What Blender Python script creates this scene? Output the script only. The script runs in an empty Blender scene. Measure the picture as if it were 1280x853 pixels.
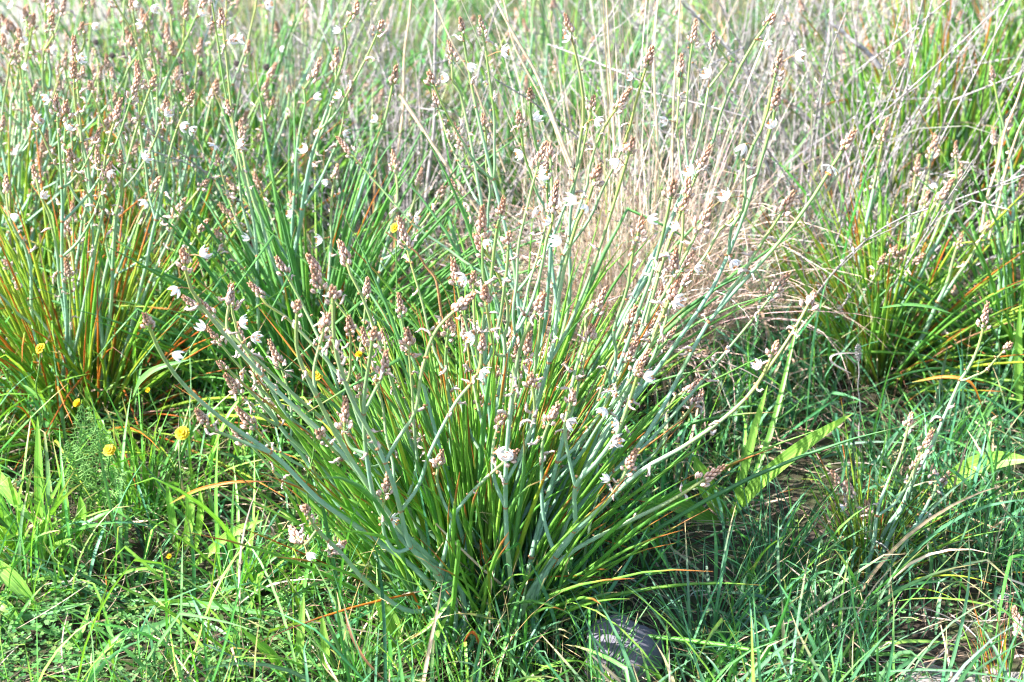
import bpy, math, random
import numpy as np
from mathutils import Vector, Quaternion, Euler

# ------------------------------------------------------------------ camera, sky, sun, exposure
SC = bpy.context.scene
COL = SC.collection
CAM_H, PITCH, HALF = 1.30, math.radians(25.0), math.radians(18.0)
cd = bpy.data.cameras.new('camera')
cd.sensor_width = 36.0
cd.lens = 18.0 / math.tan(HALF)
cd.clip_start, cd.clip_end = 0.05, 900.0
cd.dof.use_dof = True
cd.dof.focus_distance = 2.12
cd.dof.aperture_fstop = 6.0
cam = bpy.data.objects.new('camera', cd)
cam.location = (0, 0, CAM_H)
cam.rotation_euler = (math.pi / 2 - PITCH, 0, 0)
COL.objects.link(cam)
SC.camera = cam

SUN_EL, SUN_AZ = math.radians(40.0), math.radians(-102.0)      # azimuth clockwise from +Y: the sun stands to the left and a little behind the camera
sun_dir = Vector((math.sin(SUN_AZ) * math.cos(SUN_EL), math.cos(SUN_AZ) * math.cos(SUN_EL), math.sin(SUN_EL)))
w = bpy.data.worlds.new('World'); SC.world = w; w.use_nodes = True
nt = w.node_tree
sky = nt.nodes.new('ShaderNodeTexSky'); sky.sky_type = 'NISHITA'; sky.sun_disc = False
sky.sun_elevation = SUN_EL; sky.sun_rotation = SUN_AZ
bg = nt.nodes['Background']; bg.inputs['Strength'].default_value = 0.13
nt.links.new(sky.outputs[0], bg.inputs[0])
sl = bpy.data.lights.new('sun', 'SUN'); sl.energy = 5.0; sl.angle = math.radians(0.55); sl.color = (1.0, 0.98, 0.955)
so = bpy.data.objects.new('sun', sl); so.rotation_mode = 'QUATERNION'
so.rotation_quaternion = sun_dir.to_track_quat('Z', 'Y'); so.location = sun_dir * 20
COL.objects.link(so)
SC.view_settings.view_transform = 'Standard'; SC.view_settings.look = 'None'
SC.view_settings.gamma = 1.0; SC.view_settings.use_curve_mapping = False
SC.view_settings.exposure = 2.0
SC.cycles.max_bounces = 5; SC.cycles.diffuse_bounces = 3; SC.cycles.glossy_bounces = 2
SC.cycles.transmission_bounces = 4; SC.cycles.transparent_max_bounces = 4
SC.cycles.caustics_reflective = False; SC.cycles.caustics_refractive = False
SC.cycles.use_denoising = True; SC.cycles.denoiser = 'OPENIMAGEDENOISE'; SC.cycles.denoising_input_passes = 'RGB_ALBEDO_NORMAL'; SC.cycles.denoising_prefilter = 'ACCURATE'; SC.cycles.use_light_tree = False
SC.cycles.use_adaptive_sampling = True; SC.cycles.adaptive_threshold = 0.02
SC.cycles.pixel_filter_type = 'BLACKMAN_HARRIS'; SC.cycles.filter_width = 1.2

RNG = np.random.default_rng(7)
rnd = random.Random(11)
R = math.radians

# ------------------------------------------------------------------ picture <-> place
F = 640.0 / math.tan(HALF)
_fw = np.array([0, math.cos(PITCH), -math.sin(PITCH)]); _up = np.array([0, math.sin(PITCH), math.cos(PITCH)])
def ray(px, py):
    return _fw + np.array([1.0, 0, 0]) * ((px - 640) / F) + _up * ((426.5 - py) / F)
def at(px, py, Y):
    d = ray(px, py); t = Y / d[1]
    return np.array([d[0] * t, Y, CAM_H + d[2] * t])
def ground_h(x, y):
    return 0.018 * np.sin(2.1 * x + 0.7) * np.cos(1.7 * y) + 0.012 * np.sin(5.3 * x - 3.1 * y) + 0.006 * np.sin(13 * x + 9 * y)
def on_ground(px, py):
    d = ray(px, py); t = -CAM_H / d[2]
    x, y = d[0] * t, d[1] * t
    return np.array([x, y, float(ground_h(x, y))])
def project(P):
    q = np.asarray(P) - np.array([0, 0, CAM_H])
    z = q @ _fw
    return np.stack([640 + F * q[..., 0] / z, 426.5 - F * (q @ _up) / z], -1)

# ------------------------------------------------------------------ mesh helpers
class MB:
    """collects geometry; every vertex carries s (along), u (across), col (own colour)"""
    def __init__(self):
        self.v, self.q, self.m, self.s, self.u, self.c = [], [], [], [], [], []
        self.n = 0
    def add(self, v, q, s, u, c=(1, 1, 1), mat=0):
        v = np.asarray(v, np.float32).reshape(-1, 3); q = np.asarray(q, np.int32).reshape(-1, 4)
        k = len(v)
        self.v.append(v); self.q.append(q + self.n)
        self.s.append(np.broadcast_to(np.asarray(s, np.float32), (k,)))
        self.u.append(np.broadcast_to(np.asarray(u, np.float32), (k,)))
        c = np.asarray(c, np.float32)
        self.c.append(np.broadcast_to(c, (k, 3)))
        self.m.append(np.full(len(q), mat, np.int32))
        self.n += k
    def mesh(self, name, mats, smooth=True):
        v = np.concatenate(self.v); q = np.concatenate(self.q); m = np.concatenate(self.m)
        me = bpy.data.meshes.new(name)
        me.vertices.add(len(v)); me.vertices.foreach_set('co', v.ravel())
        me.loops.add(len(q) * 4); me.loops.foreach_set('vertex_index', q.ravel())
        me.polygons.add(len(q)); me.polygons.foreach_set('loop_start', np.arange(0, len(q) * 4, 4, dtype=np.int32))
        me.polygons.foreach_set('material_index', m)
        if smooth: me.polygons.foreach_set('use_smooth', np.ones(len(q), bool))
        a = me.attributes.new('s', 'FLOAT', 'POINT'); a.data.foreach_set('value', np.concatenate(self.s))
        a = me.attributes.new('u', 'FLOAT', 'POINT'); a.data.foreach_set('value', np.concatenate(self.u))
        c = np.concatenate(self.c); c = np.concatenate([c, np.ones((len(c), 1), np.float32)], 1)
        a = me.attributes.new('col', 'FLOAT_COLOR', 'POINT'); a.data.foreach_set('color', c.ravel().astype(np.float32))
        for mt in (mats if isinstance(mats, (list, tuple)) else [mats]): me.materials.append(mt)
        me.update(calc_edges=True)
        return me

def tube(mb, P, r, sides=6, mat=0, c=(1, 1, 1), s0=0.0, s1=1.0):
    P = np.asarray(P, float); k = len(P); r = np.broadcast_to(np.asarray(r, float), (k,))
    T = np.gradient(P, axis=0); T /= np.linalg.norm(T, axis=1)[:, None] + 1e-12
    ref = np.array([0.31, 0.9, 0.17]) if abs(T.mean(0) @ np.array([0.31, 0.9, 0.17])) < 0.75 else np.array([1.0, 0.1, 0])
    A = np.cross(T, ref); A /= np.linalg.norm(A, axis=1)[:, None] + 1e-12
    B = np.cross(T, A)
    an = np.arange(sides) * 2 * math.pi / sides
    V = P[:, None] + r[:, None, None] * (A[:, None] * np.cos(an)[None, :, None] + B[:, None] * np.sin(an)[None, :, None])
    i, j = np.meshgrid(np.arange(k - 1), np.arange(sides), indexing='ij'); jn = (j + 1) % sides
    q = np.stack([i * sides + j, i * sides + jn, (i + 1) * sides + jn, (i + 1) * sides + j], -1)
    s = np.repeat(np.linspace(s0, s1, k), sides); u = np.tile(an / (2 * math.pi), k)
    mb.add(V, q, s, u, c, mat)

def curves(N, L, th0, dth, az0, daz, k, rng, kink=0.0, pw=1.4):
    """N curves of length L: lean th0 (from vertical) growing by dth, heading az0 turning by daz"""
    L = np.broadcast_to(L, (N,)); s = np.linspace(0, 1, k)
    th = np.asarray(th0)[:, None] + np.asarray(dth)[:, None] * s[None] ** pw
    az = np.asarray(az0)[:, None] + np.asarray(daz)[:, None] * s[None]
    if kink > 0:
        has = rng.random(N) < kink; where = rng.uniform(0.35, 0.85, N); amt = rng.uniform(0.5, 1.5, N) * has
        th = th + amt[:, None] * (s[None] > where[:, None]); az = az + (rng.normal(0, 0.6, N) * has)[:, None] * (s[None] > where[:, None])
    D = np.stack([np.sin(th) * np.cos(az), np.sin(th) * np.sin(az), np.cos(th)], -1)
    step = D * (L / (k - 1))[:, None, None]
    P = np.concatenate([np.zeros((N, 1, 3)), np.cumsum(step[:, :-1], 1)], 1)
    return P, D

def ribbons(mb, root, P, D, width, col, rng, fold=0.25, mat=0, tipcol=None, prof=None, under=True):
    """flat, slightly folded blades: three vertices across"""
    N, k, _ = P.shape; s = np.linspace(0, 1, k)
    side = np.cross(D, np.array([0, 0, 1.0])[None, None]); ln = np.linalg.norm(side, axis=-1, keepdims=True)
    az = rng.uniform(0, 6.28, N); alt = np.stack([np.cos(az), np.sin(az), 0 * az], -1)[:, None]
    side = np.where(ln > 0.08, side / np.maximum(ln, 1e-6), alt)
    nor = np.cross(side, D)
    roll = rng.normal(0, 0.7, N)[:, None, None] + rng.normal(0, 0.8, N)[:, None, None] * s[None, :, None]
    side, nor = side * np.cos(roll) + nor * np.sin(roll), nor * np.cos(roll) - side * np.sin(roll)
    if prof is None: prof = np.clip((0.55 + 1.2 * s) * (1 - s ** 2.2), 0.03, 1)
    wv = np.broadcast_to(width, (N,))[:, None, None] * prof[None, :, None] * 0.5
    C = P + root[:, None]
    if under: C = np.concatenate([C[:, :1], C[:, 1:]], 1)
    V = np.stack([C - side * wv + nor * wv * fold, C, C + side * wv + nor * wv * fold], 2)      # N,k,3,3
    base = (np.arange(N) * k * 3)[:, None, None]
    i, j = np.meshgrid(np.arange(k - 1), np.arange(2), indexing='ij')
    q = np.stack([i * 3 + j, i * 3 + j + 1, (i + 1) * 3 + j + 1, (i + 1) * 3 + j], -1)[None] + base[..., None]
    S = np.broadcast_to(s[None, :, None], (N, k, 3)); U = np.broadcast_to(np.array([0, .5, 1.0])[None, None], (N, k, 3))
    c = np.broadcast_to(np.asarray(col)[:, None, None], (N, k, 3, 3))
    if tipcol is not None:
        f = (np.clip((s - 0.72) / 0.25, 0, 1)[None, :, None, None]) * np.asarray(tipcol[1])[:, None, None, None]
        c = c * (1 - f) + np.asarray(tipcol[0])[None, None, None] * f
    mb.add(V.reshape(-1, 3), q.reshape(-1, 4), S.ravel(), U.ravel(), c.reshape(-1, 3), mat)

def pick(rng, N, cols, wts, jit=0.22):
    cols = np.array(cols); wts = np.array(wts, float); wts /= wts.sum()
    c = cols[rng.choice(len(cols), N, p=wts)]
    return np.clip(c * (1 + rng.normal(0, jit, (N, 1))) * (1 + rng.normal(0, jit * 0.4, (N, 3))), 0.004, 0.8)

# ------------------------------------------------------------------ objects
def empty(name, loc, label, cat, group=None):
    o = bpy.data.objects.new(name, None); o.empty_display_size = 0.05
    o.location = loc; o['label'] = label; o['category'] = cat
    if group: o['group'] = group
    o['kind'] = 'thing'
    COL.objects.link(o); return o
def obj(name, me, parent=None, loc=(0, 0, 0), rot=None, quat=None, scale=None):
    o = bpy.data.objects.new(name, me)
    o.location = loc
    if rot is not None: o.rotation_euler = rot
    if quat is not None: o.rotation_mode = 'QUATERNION'; o.rotation_quaternion = quat
    if scale is not None: o.scale = (scale,) * 3 if not hasattr(scale, '__len__') else scale
    o.parent = parent
    COL.objects.link(o); return o
def kind(o, k, label=None, cat=None):
    o['kind'] = k
    if label: o['label'] = label
    if cat: o['category'] = cat
    return o

# ------------------------------------------------------------------ materials
def nodes(name):
    m = bpy.data.materials.new(name); m.use_nodes = True
    t = m.node_tree; t.nodes.clear()
    return m, t
def N_(t, ty, **kw):
    n = t.nodes.new(ty)
    for k_, v in kw.items():
        if k_ in n.inputs.keys() if isinstance(k_, str) else False: n.inputs[k_].default_value = v
        else: setattr(n, k_, v)
    return n
def attr(t, name):
    n = t.nodes.new('ShaderNodeAttribute'); n.attribute_name = name; return n
def mix(t, a, b, f, mode='MIX'):
    n = t.nodes.new('ShaderNodeMix'); n.data_type = 'RGBA'; n.blend_type = mode
    for sock, val in ((n.inputs[0], f), (n.inputs[6], a), (n.inputs[7], b)):
        if isinstance(val, (int, float)): sock.default_value = val
        elif isinstance(val, tuple): sock.default_value = (*val, 1)
        else: t.links.new(val, sock)
    return n.outputs[2]
def mth(t, op, a, b=None, c=None, clamp=False):
    n = t.nodes.new('ShaderNodeMath'); n.operation = op; n.use_clamp = clamp
    for i, val in enumerate((a, b, c)):
        if val is None: continue
        if isinstance(val, (int, float)): n.inputs[i].default_value = val
        else: t.links.new(val, n.inputs[i])
    return n.outputs[0]
def step_(t, x, lo, hi):
    n = t.nodes.new('ShaderNodeMapRange'); n.clamp = True; n.interpolation_type = 'SMOOTHSTEP'
    t.links.new(x, n.inputs[0]); n.inputs[1].default_value = lo; n.inputs[2].default_value = hi
    return n.outputs[0]
def noise(t, scale, detail=3, coord='Object', rough=0.6, dims=(1, 1, 1)):
    tc = t.nodes.new('ShaderNodeTexCoord'); mp = t.nodes.new('ShaderNodeMapping'); mp.inputs[3].default_value = dims
    t.links.new(tc.outputs[coord], mp.inputs[0])
    n = t.nodes.new('ShaderNodeTexNoise'); n.inputs['Scale'].default_value = scale; n.inputs['Detail'].default_value = detail
    n.inputs['Roughness'].default_value = rough
    t.links.new(mp.outputs[0], n.inputs['Vector']); return n.outputs[0]
def finish(t, col, rough=0.5, spec=0.35, trans=0.0, bump=None, bs=0.2, tcol=None):
    out = t.nodes.new('ShaderNodeOutputMaterial'); p = t.nodes.new('ShaderNodeBsdfPrincipled')
    if isinstance(col, tuple): p.inputs['Base Color'].default_value = (*col, 1)
    else: t.links.new(col, p.inputs['Base Color'])
    p.inputs['Roughness'].default_value = rough; p.inputs['Specular IOR Level'].default_value = spec
    if bump is not None:
        b = t.nodes.new('ShaderNodeBump'); b.inputs['Strength'].default_value = bs; b.inputs['Distance'].default_value = 0.002
        t.links.new(bump, b.inputs['Height']); t.links.new(b.outputs[0], p.inputs['Normal'])
    if trans > 0:
        tr = t.nodes.new('ShaderNodeBsdfTranslucent')
        tc = tcol if tcol is not None else col
        if isinstance(tc, tuple): tr.inputs[0].default_value = (*tc, 1)
        else: t.links.new(tc, tr.inputs[0])
        mx = t.nodes.new('ShaderNodeMixShader'); mx.inputs[0].default_value = trans
        t.links.new(p.outputs[0], mx.inputs[1]); t.links.new(tr.outputs[0], mx.inputs[2]); t.links.new(mx.outputs[0], out.inputs[0])
    else: t.links.new(p.outputs[0], out.inputs[0])

def leaf_material(name, a, b, tip=None, tip_at=0.85, base=None, rough=0.42, trans=0.34, veins=0):
    """colour from a to b by individual; dried tip; pale base"""
    m, t = nodes(name)
    oi = t.nodes.new('ShaderNodeObjectInfo'); s = attr(t, 's').outputs['Fac']
    c = mix(t, a, b, oi.outputs['Random'])
    nz = noise(t, 60, 2, dims=(1, 1, 0.15))
    c = mix(t, c, mix(t, c, (1.55, 1.45, 1.2), 1.0, 'MULTIPLY'), step_(t, nz, 0.4, 0.75))
    if veins:
        u = attr(t, 'u').outputs['Fac']
        vn = mth(t, 'ABSOLUTE', mth(t, 'SUBTRACT', mth(t, 'FRACT', mth(t, 'MULTIPLY', u, veins)), 0.5))
        c = mix(t, c, mix(t, c, (1.7, 1.55, 1.5), 1.0, 'MULTIPLY'), step_(t, vn, 0.34, 0.5))
        sp = noise(t, 45, 4)
        c = mix(t, c, (0.24, 0.17, 0.05), mth(t, 'MULTIPLY', step_(t, sp, 0.66, 0.74), 0.8))
    if base: c = mix(t, base, c, step_(t, s, 0.0, 0.3))
    if tip:
        rr = mth(t, 'FRACT', mth(t, 'MULTIPLY', oi.outputs['Random'], 17.3))
        edge = mth(t, 'ADD', s, mth(t, 'MULTIPLY', mth(t, 'SUBTRACT', rr, 0.6), 0.35))
        c = mix(t, c, tip, step_(t, edge, tip_at, tip_at + 0.12))
    tcol = mix(t, c, (1.25, 1.3, 0.5), 1.0, 'MULTIPLY')
    finish(t, c, rough, 0.4, trans, tcol=tcol)
    return m
def blade_material(name, rough=0.45, trans=0.3, yel=0.55):
    m, t = nodes(name)
    c = attr(t, 'col').outputs['Color']; u = attr(t, 'u').outputs['Fac']
    nz = noise(t, 90, 2)
    c = mix(t, c, mix(t, c, (1.5, 1.45, 1.3), 1.0, 'MULTIPLY'), step_(t, nz, 0.45, 0.7))
    rib = mth(t, 'ABSOLUTE', mth(t, 'SUBTRACT', u, 0.5))
    c = mix(t, mix(t, c, (1.35, 1.3, 1.2), 1.0, 'MULTIPLY'), c, step_(t, rib, 0.05, 0.2))
    finish(t, c, rough, 0.35, trans, tcol=mix(t, c, (1.2, 1.25, yel), 1.0, 'MULTIPLY'))
    return m

M = {}
M['leaf_green'] = leaf_material('asphodel leaf green', (0.11, 0.31, 0.055), (0.22, 0.40, 0.06), tip=(0.40, 0.16, 0.04), tip_at=0.9, base=(0.13, 0.22, 0.04))
M['leaf_yellow'] = leaf_material('asphodel leaf yellow green', (0.14, 0.29, 0.03), (0.30, 0.37, 0.04), tip=(0.48, 0.17, 0.03), tip_at=0.78, base=(0.16, 0.2, 0.03))
M['leaf_blue'] = leaf_material('asphodel leaf blue green', (0.095, 0.25, 0.09), (0.13, 0.31, 0.075), tip=(0.3, 0.2, 0.08), tip_at=0.95)
M['leaf_orange'] = leaf_material('asphodel leaf dying orange', (0.46, 0.17, 0.02), (0.34, 0.09, 0.02), tip=(0.16, 0.06, 0.03), tip_at=0.8, base=(0.25, 0.22, 0.04))
M['leaf_dead'] = leaf_material('asphodel leaf dead brown', (0.14, 0.06, 0.03), (0.30, 0.17, 0.09), trans=0.1)
M['plantain'] = leaf_material('plantain leaf', (0.14, 0.32, 0.05), (0.20, 0.38, 0.07), veins=5, trans=0.35)
M['grass'] = blade_material('grass blade')
M['straw'] = blade_material('straw blade', rough=0.6, trans=0.22, yel=0.8)

def stalk_material():
    m, t = nodes('glaucous flower stalk')
    oi = t.nodes.new('ShaderNodeObjectInfo'); s = attr(t, 's').outputs['Fac']
    c = mix(t, (0.185, 0.345, 0.25), (0.25, 0.385, 0.24), oi.outputs['Random'])
    up = mix(t, (0.19, 0.33, 0.10), (0.30, 0.32, 0.11), oi.outputs['Random'])
    c = mix(t, c, up, step_(t, s, 0.6, 1.0))
    nz = noise(t, 70, 3, dims=(1, 1, 0.25))
    c = mix(t, c, mix(t, c, (0.62, 0.75, 0.6), 1.0, 'MULTIPLY'), step_(t, nz, 0.5, 0.75))
    n2 = noise(t, 9, 2)
    c = mix(t, c, mix(t, c, (1.12, 1.04, 0.74), 1.0, 'MULTIPLY'), step_(t, n2, 0.48, 0.68))
    spk = noise(t, 420, 2)
    c = mix(t, c, (0.30, 0.17, 0.09), mth(t, 'MULTIPLY', step_(t, spk, 0.68, 0.76), 0.7))
    finish(t, c, 0.45, 0.35, 0.0)
    return m
M['stalk'] = stalk_material()
def simple(name, a, b, scale=120, rough=0.6, trans=0.0, spec=0.3, bs=0.0):
    m, t = nodes(name)
    nz = noise(t, scale, 3)
    c = mix(t, a, b, step_(t, nz, 0.35, 0.7))
    finish(t, c, rough, spec, trans, bump=nz if bs else None, bs=bs)
    return m
M['node'] = simple('stalk joint bract', (0.42, 0.22, 0.10), (0.26, 0.11, 0.05), 300)
def bud_material():
    m, t = nodes('asphodel bud')
    u = attr(t, 'u').outputs['Fac']; s = attr(t, 's').outputs['Fac']; col = attr(t, 'col').outputs['Color']
    stripe = step_(t, u, 0.36, 0.14)
    c = mix(t, col, (0.20, 0.055, 0.03), mth(t, 'MULTIPLY', stripe, 0.8))
    c = mix(t, c, (0.34, 0.13, 0.08), step_(t, s, 0.84, 1.0))
    finish(t, c, 0.5, 0.3, 0.12)
    return m
M['bud'] = bud_material()
def petal_material():
    m, t = nodes('white tepal with brown vein')
    u = attr(t, 'u').outputs['Fac']; s = attr(t, 's').outputs['Fac']
    vein = mth(t, 'MULTIPLY', step_(t, mth(t, 'ABSOLUTE', mth(t, 'SUBTRACT', u, 0.5)), 0.10, 0.03), step_(t, s, 1.0, 0.7))
    c = mix(t, (0.86, 0.84, 0.83), (0.42, 0.20, 0.16), mth(t, 'MULTIPLY', vein, 0.6))
    finish(t, c, 0.5, 0.25, 0.33)
    return m
M['petal'] = petal_material()
M['anther'] = simple('orange anther', (0.6, 0.2, 0.03), (0.42, 0.1, 0.02), 300)
M['withered'] = simple('withered tepals', (0.72, 0.60, 0.53), (0.52, 0.34, 0.26), 220, trans=0.2)
M['yellow'] = simple('yellow rays', (0.80, 0.58, 0.02), (0.72, 0.46, 0.015), 200, trans=0.2)
M['yellow_disc'] = simple('yellow disc', (0.72, 0.40, 0.01), (0.55, 0.26, 0.01), 500)
M['herb'] = simple('green herb stem', (0.10, 0.22, 0.05), (0.14, 0.27, 0.06), 80, trans=0.1)
M['feather'] = simple('feathery leaf', (0.17, 0.36, 0.09), (0.23, 0.42, 0.11), 80, trans=0.25)
M['grey_stem'] = simple('grey dry stem', (0.38, 0.345, 0.335), (0.20, 0.17, 0.16), 90)
M['tan_stem'] = simple('tan dry straw', (0.58, 0.44, 0.30), (0.42, 0.29, 0.18), 70)
M['dark_seed'] = simple('dark seed head', (0.06, 0.045, 0.04), (0.14, 0.11, 0.10), 300, rough=0.8)
M['pink'] = simple('pink petal', (0.5, 0.06, 0.2), (0.4, 0.05, 0.16), 100, trans=0.3)

def soil_material():
    m, t = nodes('soil and litter')
    n1 = noise(t, 9, 6, rough=0.7); n2 = noise(t, 55, 5, rough=0.75); n3 = noise(t, 0.9, 3)
    c = mix(t, (0.028, 0.021, 0.016), (0.09, 0.068, 0.05), step_(t, n2, 0.35, 0.7))
    c = mix(t, c, (0.06, 0.085, 0.025), mth(t, 'MULTIPLY', step_(t, n1, 0.4, 0.65), 0.7))
    y = t.nodes.new('ShaderNodeSeparateXYZ'); tc = t.nodes.new('ShaderNodeTexCoord'); t.links.new(tc.outputs['Object'], y.inputs[0])
    far = mix(t, (0.06, 0.12, 0.03), (0.17, 0.16, 0.08), step_(t, n3, 0.4, 0.65))
    c = mix(t, c, far, step_(t, y.outputs[1], 4.0, 7.0))
    finish(t, c, 0.95, 0.1, 0, bump=n2, bs=0.8)
    return m
M['soil'] = soil_material()
M['path'] = simple('pale sandy track', (0.27, 0.24, 0.215), (0.20, 0.175, 0.155), 35, rough=0.95, spec=0.1, bs=0.5)
def stone_material():
    m, t = nodes('grey purple stone')
    n1 = noise(t, 14, 5, rough=0.7); n2 = noise(t, 90, 4, rough=0.7)
    c = mix(t, (0.12, 0.11, 0.135), (0.20, 0.185, 0.21), step_(t, n1, 0.35, 0.7))
    c = mix(t, c, (0.07, 0.06, 0.06), mth(t, 'MULTIPLY', step_(t, n2, 0.54, 0.72), 0.6))
    c = mix(t, c, (0.36, 0.35, 0.30), mth(t, 'MULTIPLY', step_(t, noise(t, 33, 5, rough=0.8), 0.6, 0.7), 0.6))
    finish(t, c, 0.85, 0.25, 0, bump=n2, bs=0.6)
    return m
M['stone'] = stone_material()

# ------------------------------------------------------------------ setting: terrain
def terrain():
    mb = MB()
    xs = np.concatenate([[-400, -120, -40, -14, -7], np.linspace(-4, 4, 161), [7, 14, 40, 120, 400]])
    ys = np.concatenate([[-60, -10, -2], np.linspace(0.6, 8, 149), [11, 16, 30, 80, 250, 600]])
    X, Y = np.meshgrid(xs, ys, indexing='ij')
    Z = np.where((abs(X) < 5) & (Y < 9) & (Y > 0), ground_h(X, Y) + 0.006 * np.sin(41 * X + 17 * Y) * np.sin(33 * Y), 0.0)
    i, j = np.meshgrid(np.arange(len(xs) - 1), np.arange(len(ys) - 1), indexing='ij'); n = len(ys)
    q = np.stack([i * n + j, (i + 1) * n + j, (i + 1) * n + j + 1, i * n + j + 1], -1)
    mb.add(np.stack([X, Y, Z], -1), q, 0, 0)
    kind(obj('ground', mb.mesh('ground', M['soil'])), 'structure')
    # a pale track that runs past the plants on the far left
    mb = MB()
    ys = np.linspace(3.6, 14, 80); nx = 14
    edge = -1.22 - 0.10 * np.sin(ys * 2.1) - 0.07 * np.sin(ys * 9.1) - 0.05 * np.sin(ys * 23) - 0.10 * (ys - 3.6)
    f = np.linspace(0, 1, nx)
    wd = np.minimum(1.8, 1.3 * (ys - 3.58))
    X = edge[:, None] - f[None] * wd[:, None]; Y = np.broadcast_to(ys[:, None], X.shape)
    Z = ground_h(X, Y) * (abs(X) < 5) + 0.004 + 0.006 * np.sin(41 * X + 17 * Y) * np.sin(33 * Y)
    i, j = np.meshgrid(np.arange(len(ys) - 1), np.arange(nx - 1), indexing='ij')
    q = np.stack([i * nx + j, (i + 1) * nx + j, (i + 1) * nx + j + 1, i * nx + j + 1], -1)
    mb.add(np.stack([X, Y, Z], -1), q, 0, 0)
    kind(obj('path', mb.mesh('path', M['path'])), 'structure')
terrain()

def soil_patch():
    c = on_ground(1225, 846); n, m = 60, 36; mb = MB()
    U, V = np.meshgrid(np.linspace(0, 2 * math.pi, n + 1), np.linspace(0, 1, m), indexing='ij')
    rr = V * (1 + 0.18 * np.sin(3 * U + 1) + 0.12 * np.sin(7 * U) + 0.07 * np.sin(13 * U))
    X = c[0] + 0.10 * rr * np.cos(U); Y = c[1] + 0.06 * rr * np.sin(U)
    Z = ground_h(X, Y) + 0.006 * np.sin(41 * X + 17 * Y) * np.sin(33 * Y) + 0.004 + (1 - V ** 4) * (0.003 + 0.004 * np.abs(np.sin(97 * X + 31 * Y) * np.sin(113 * Y - 40 * X)) + 0.003 * np.abs(np.sin(231 * X) * np.sin(257 * Y)))
    i, j = np.meshgrid(np.arange(n), np.arange(m - 1), indexing='ij')
    mb.add(np.stack([X, Y, Z], -1), np.stack([i * m + j, i * m + j + 1, (i + 1) * m + j + 1, (i + 1) * m + j], -1), 0, 0)
    kind(obj('bare_soil', mb.mesh('bare_soil', M['path'])), 'structure')
soil_patch()

# ------------------------------------------------------------------ leaf, bud and flower shapes shared by all plants
def tube_leaf(L, th, dth, r, k=9, sides=4, kink=0.0, az=0.0, seed=0):
    rg = np.random.default_rng(seed)
    P, D = curves(1, L, [th], [dth], [0.0], [az], k, rg, kink=kink)
    s = np.linspace(0, 1, k)
    rad = r * np.clip((0.75 + 0.6 * s) * (1 - s ** 3), 0.08, 1.1)
    mb = MB(); tube(mb, P[0], rad, sides); return mb
LEAF = {}
def leaf_set(key, mat, n, L, bend, kink, r=(0.0021, 0.0037), seed=1):
    rg = np.random.default_rng(seed); out = []
    for i in range(n):
        mb = tube_leaf(rg.uniform(*L), 0.0, rg.uniform(*bend), rg.uniform(*r), kink=1.0 if rg.random() < kink else 0, az=rg.normal(0, 0.35), seed=seed * 100 + i)
        out.append(mb.mesh('leaf', M[mat]))
    LEAF[key] = out
leaf_set('green', 'leaf_green', 16, (0.34, 0.50), (0.05, 0.75), 0.06, seed=2)
leaf_set('yellow', 'leaf_yellow', 14, (0.34, 0.52), (0.05, 0.7), 0.08, seed=3)
leaf_set('blue', 'leaf_blue', 12, (0.38, 0.60), (0.1, 0.9), 0.10, r=(0.0026, 0.0044), seed=4)
leaf_set('orange', 'leaf_orange', 8, (0.25, 0.46), (0.2, 1.0), 0.3, r=(0.0013, 0.0023), seed=5)
leaf_set('dead', 'leaf_dead', 8, (0.2, 0.42), (0.3, 1.6), 0.5, r=(0.0011, 0.002), seed=6)

def ellipsoid(mb, c, axis, ra, L, col, mat=0, seg=6, rings=4):
    axis = np.asarray(axis, float); axis /= np.linalg.norm(axis) + 1e-9
    a = np.cross(axis, [0.3, 0.5, 0.81]); a /= np.linalg.norm(a) + 1e-9; b = np.cross(axis, a)
    t = np.linspace(0, 1, rings + 1); prof = np.sin(np.pi * np.clip(t, 0.03, 0.97) ** 0.85)
    an = np.arange(seg + 1) * 2 * math.pi / seg
    V = np.asarray(c)[None, None] + axis[None, None] * (t * L)[:, None, None] + ra * prof[:, None, None] * (a * np.cos(an)[None, :, None] + b * np.sin(an)[None, :, None])
    k = seg + 1
    i, j = np.meshgrid(np.arange(rings), np.arange(seg), indexing='ij')
    q = np.stack([i * k + j, i * k + j + 1, (i + 1) * k + j + 1, (i + 1) * k + j], -1)
    stripe = np.tile((np.arange(k) % 2).astype(float), rings + 1)
    mb.add(V, q, np.repeat(t, k), stripe, col, mat)

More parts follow.
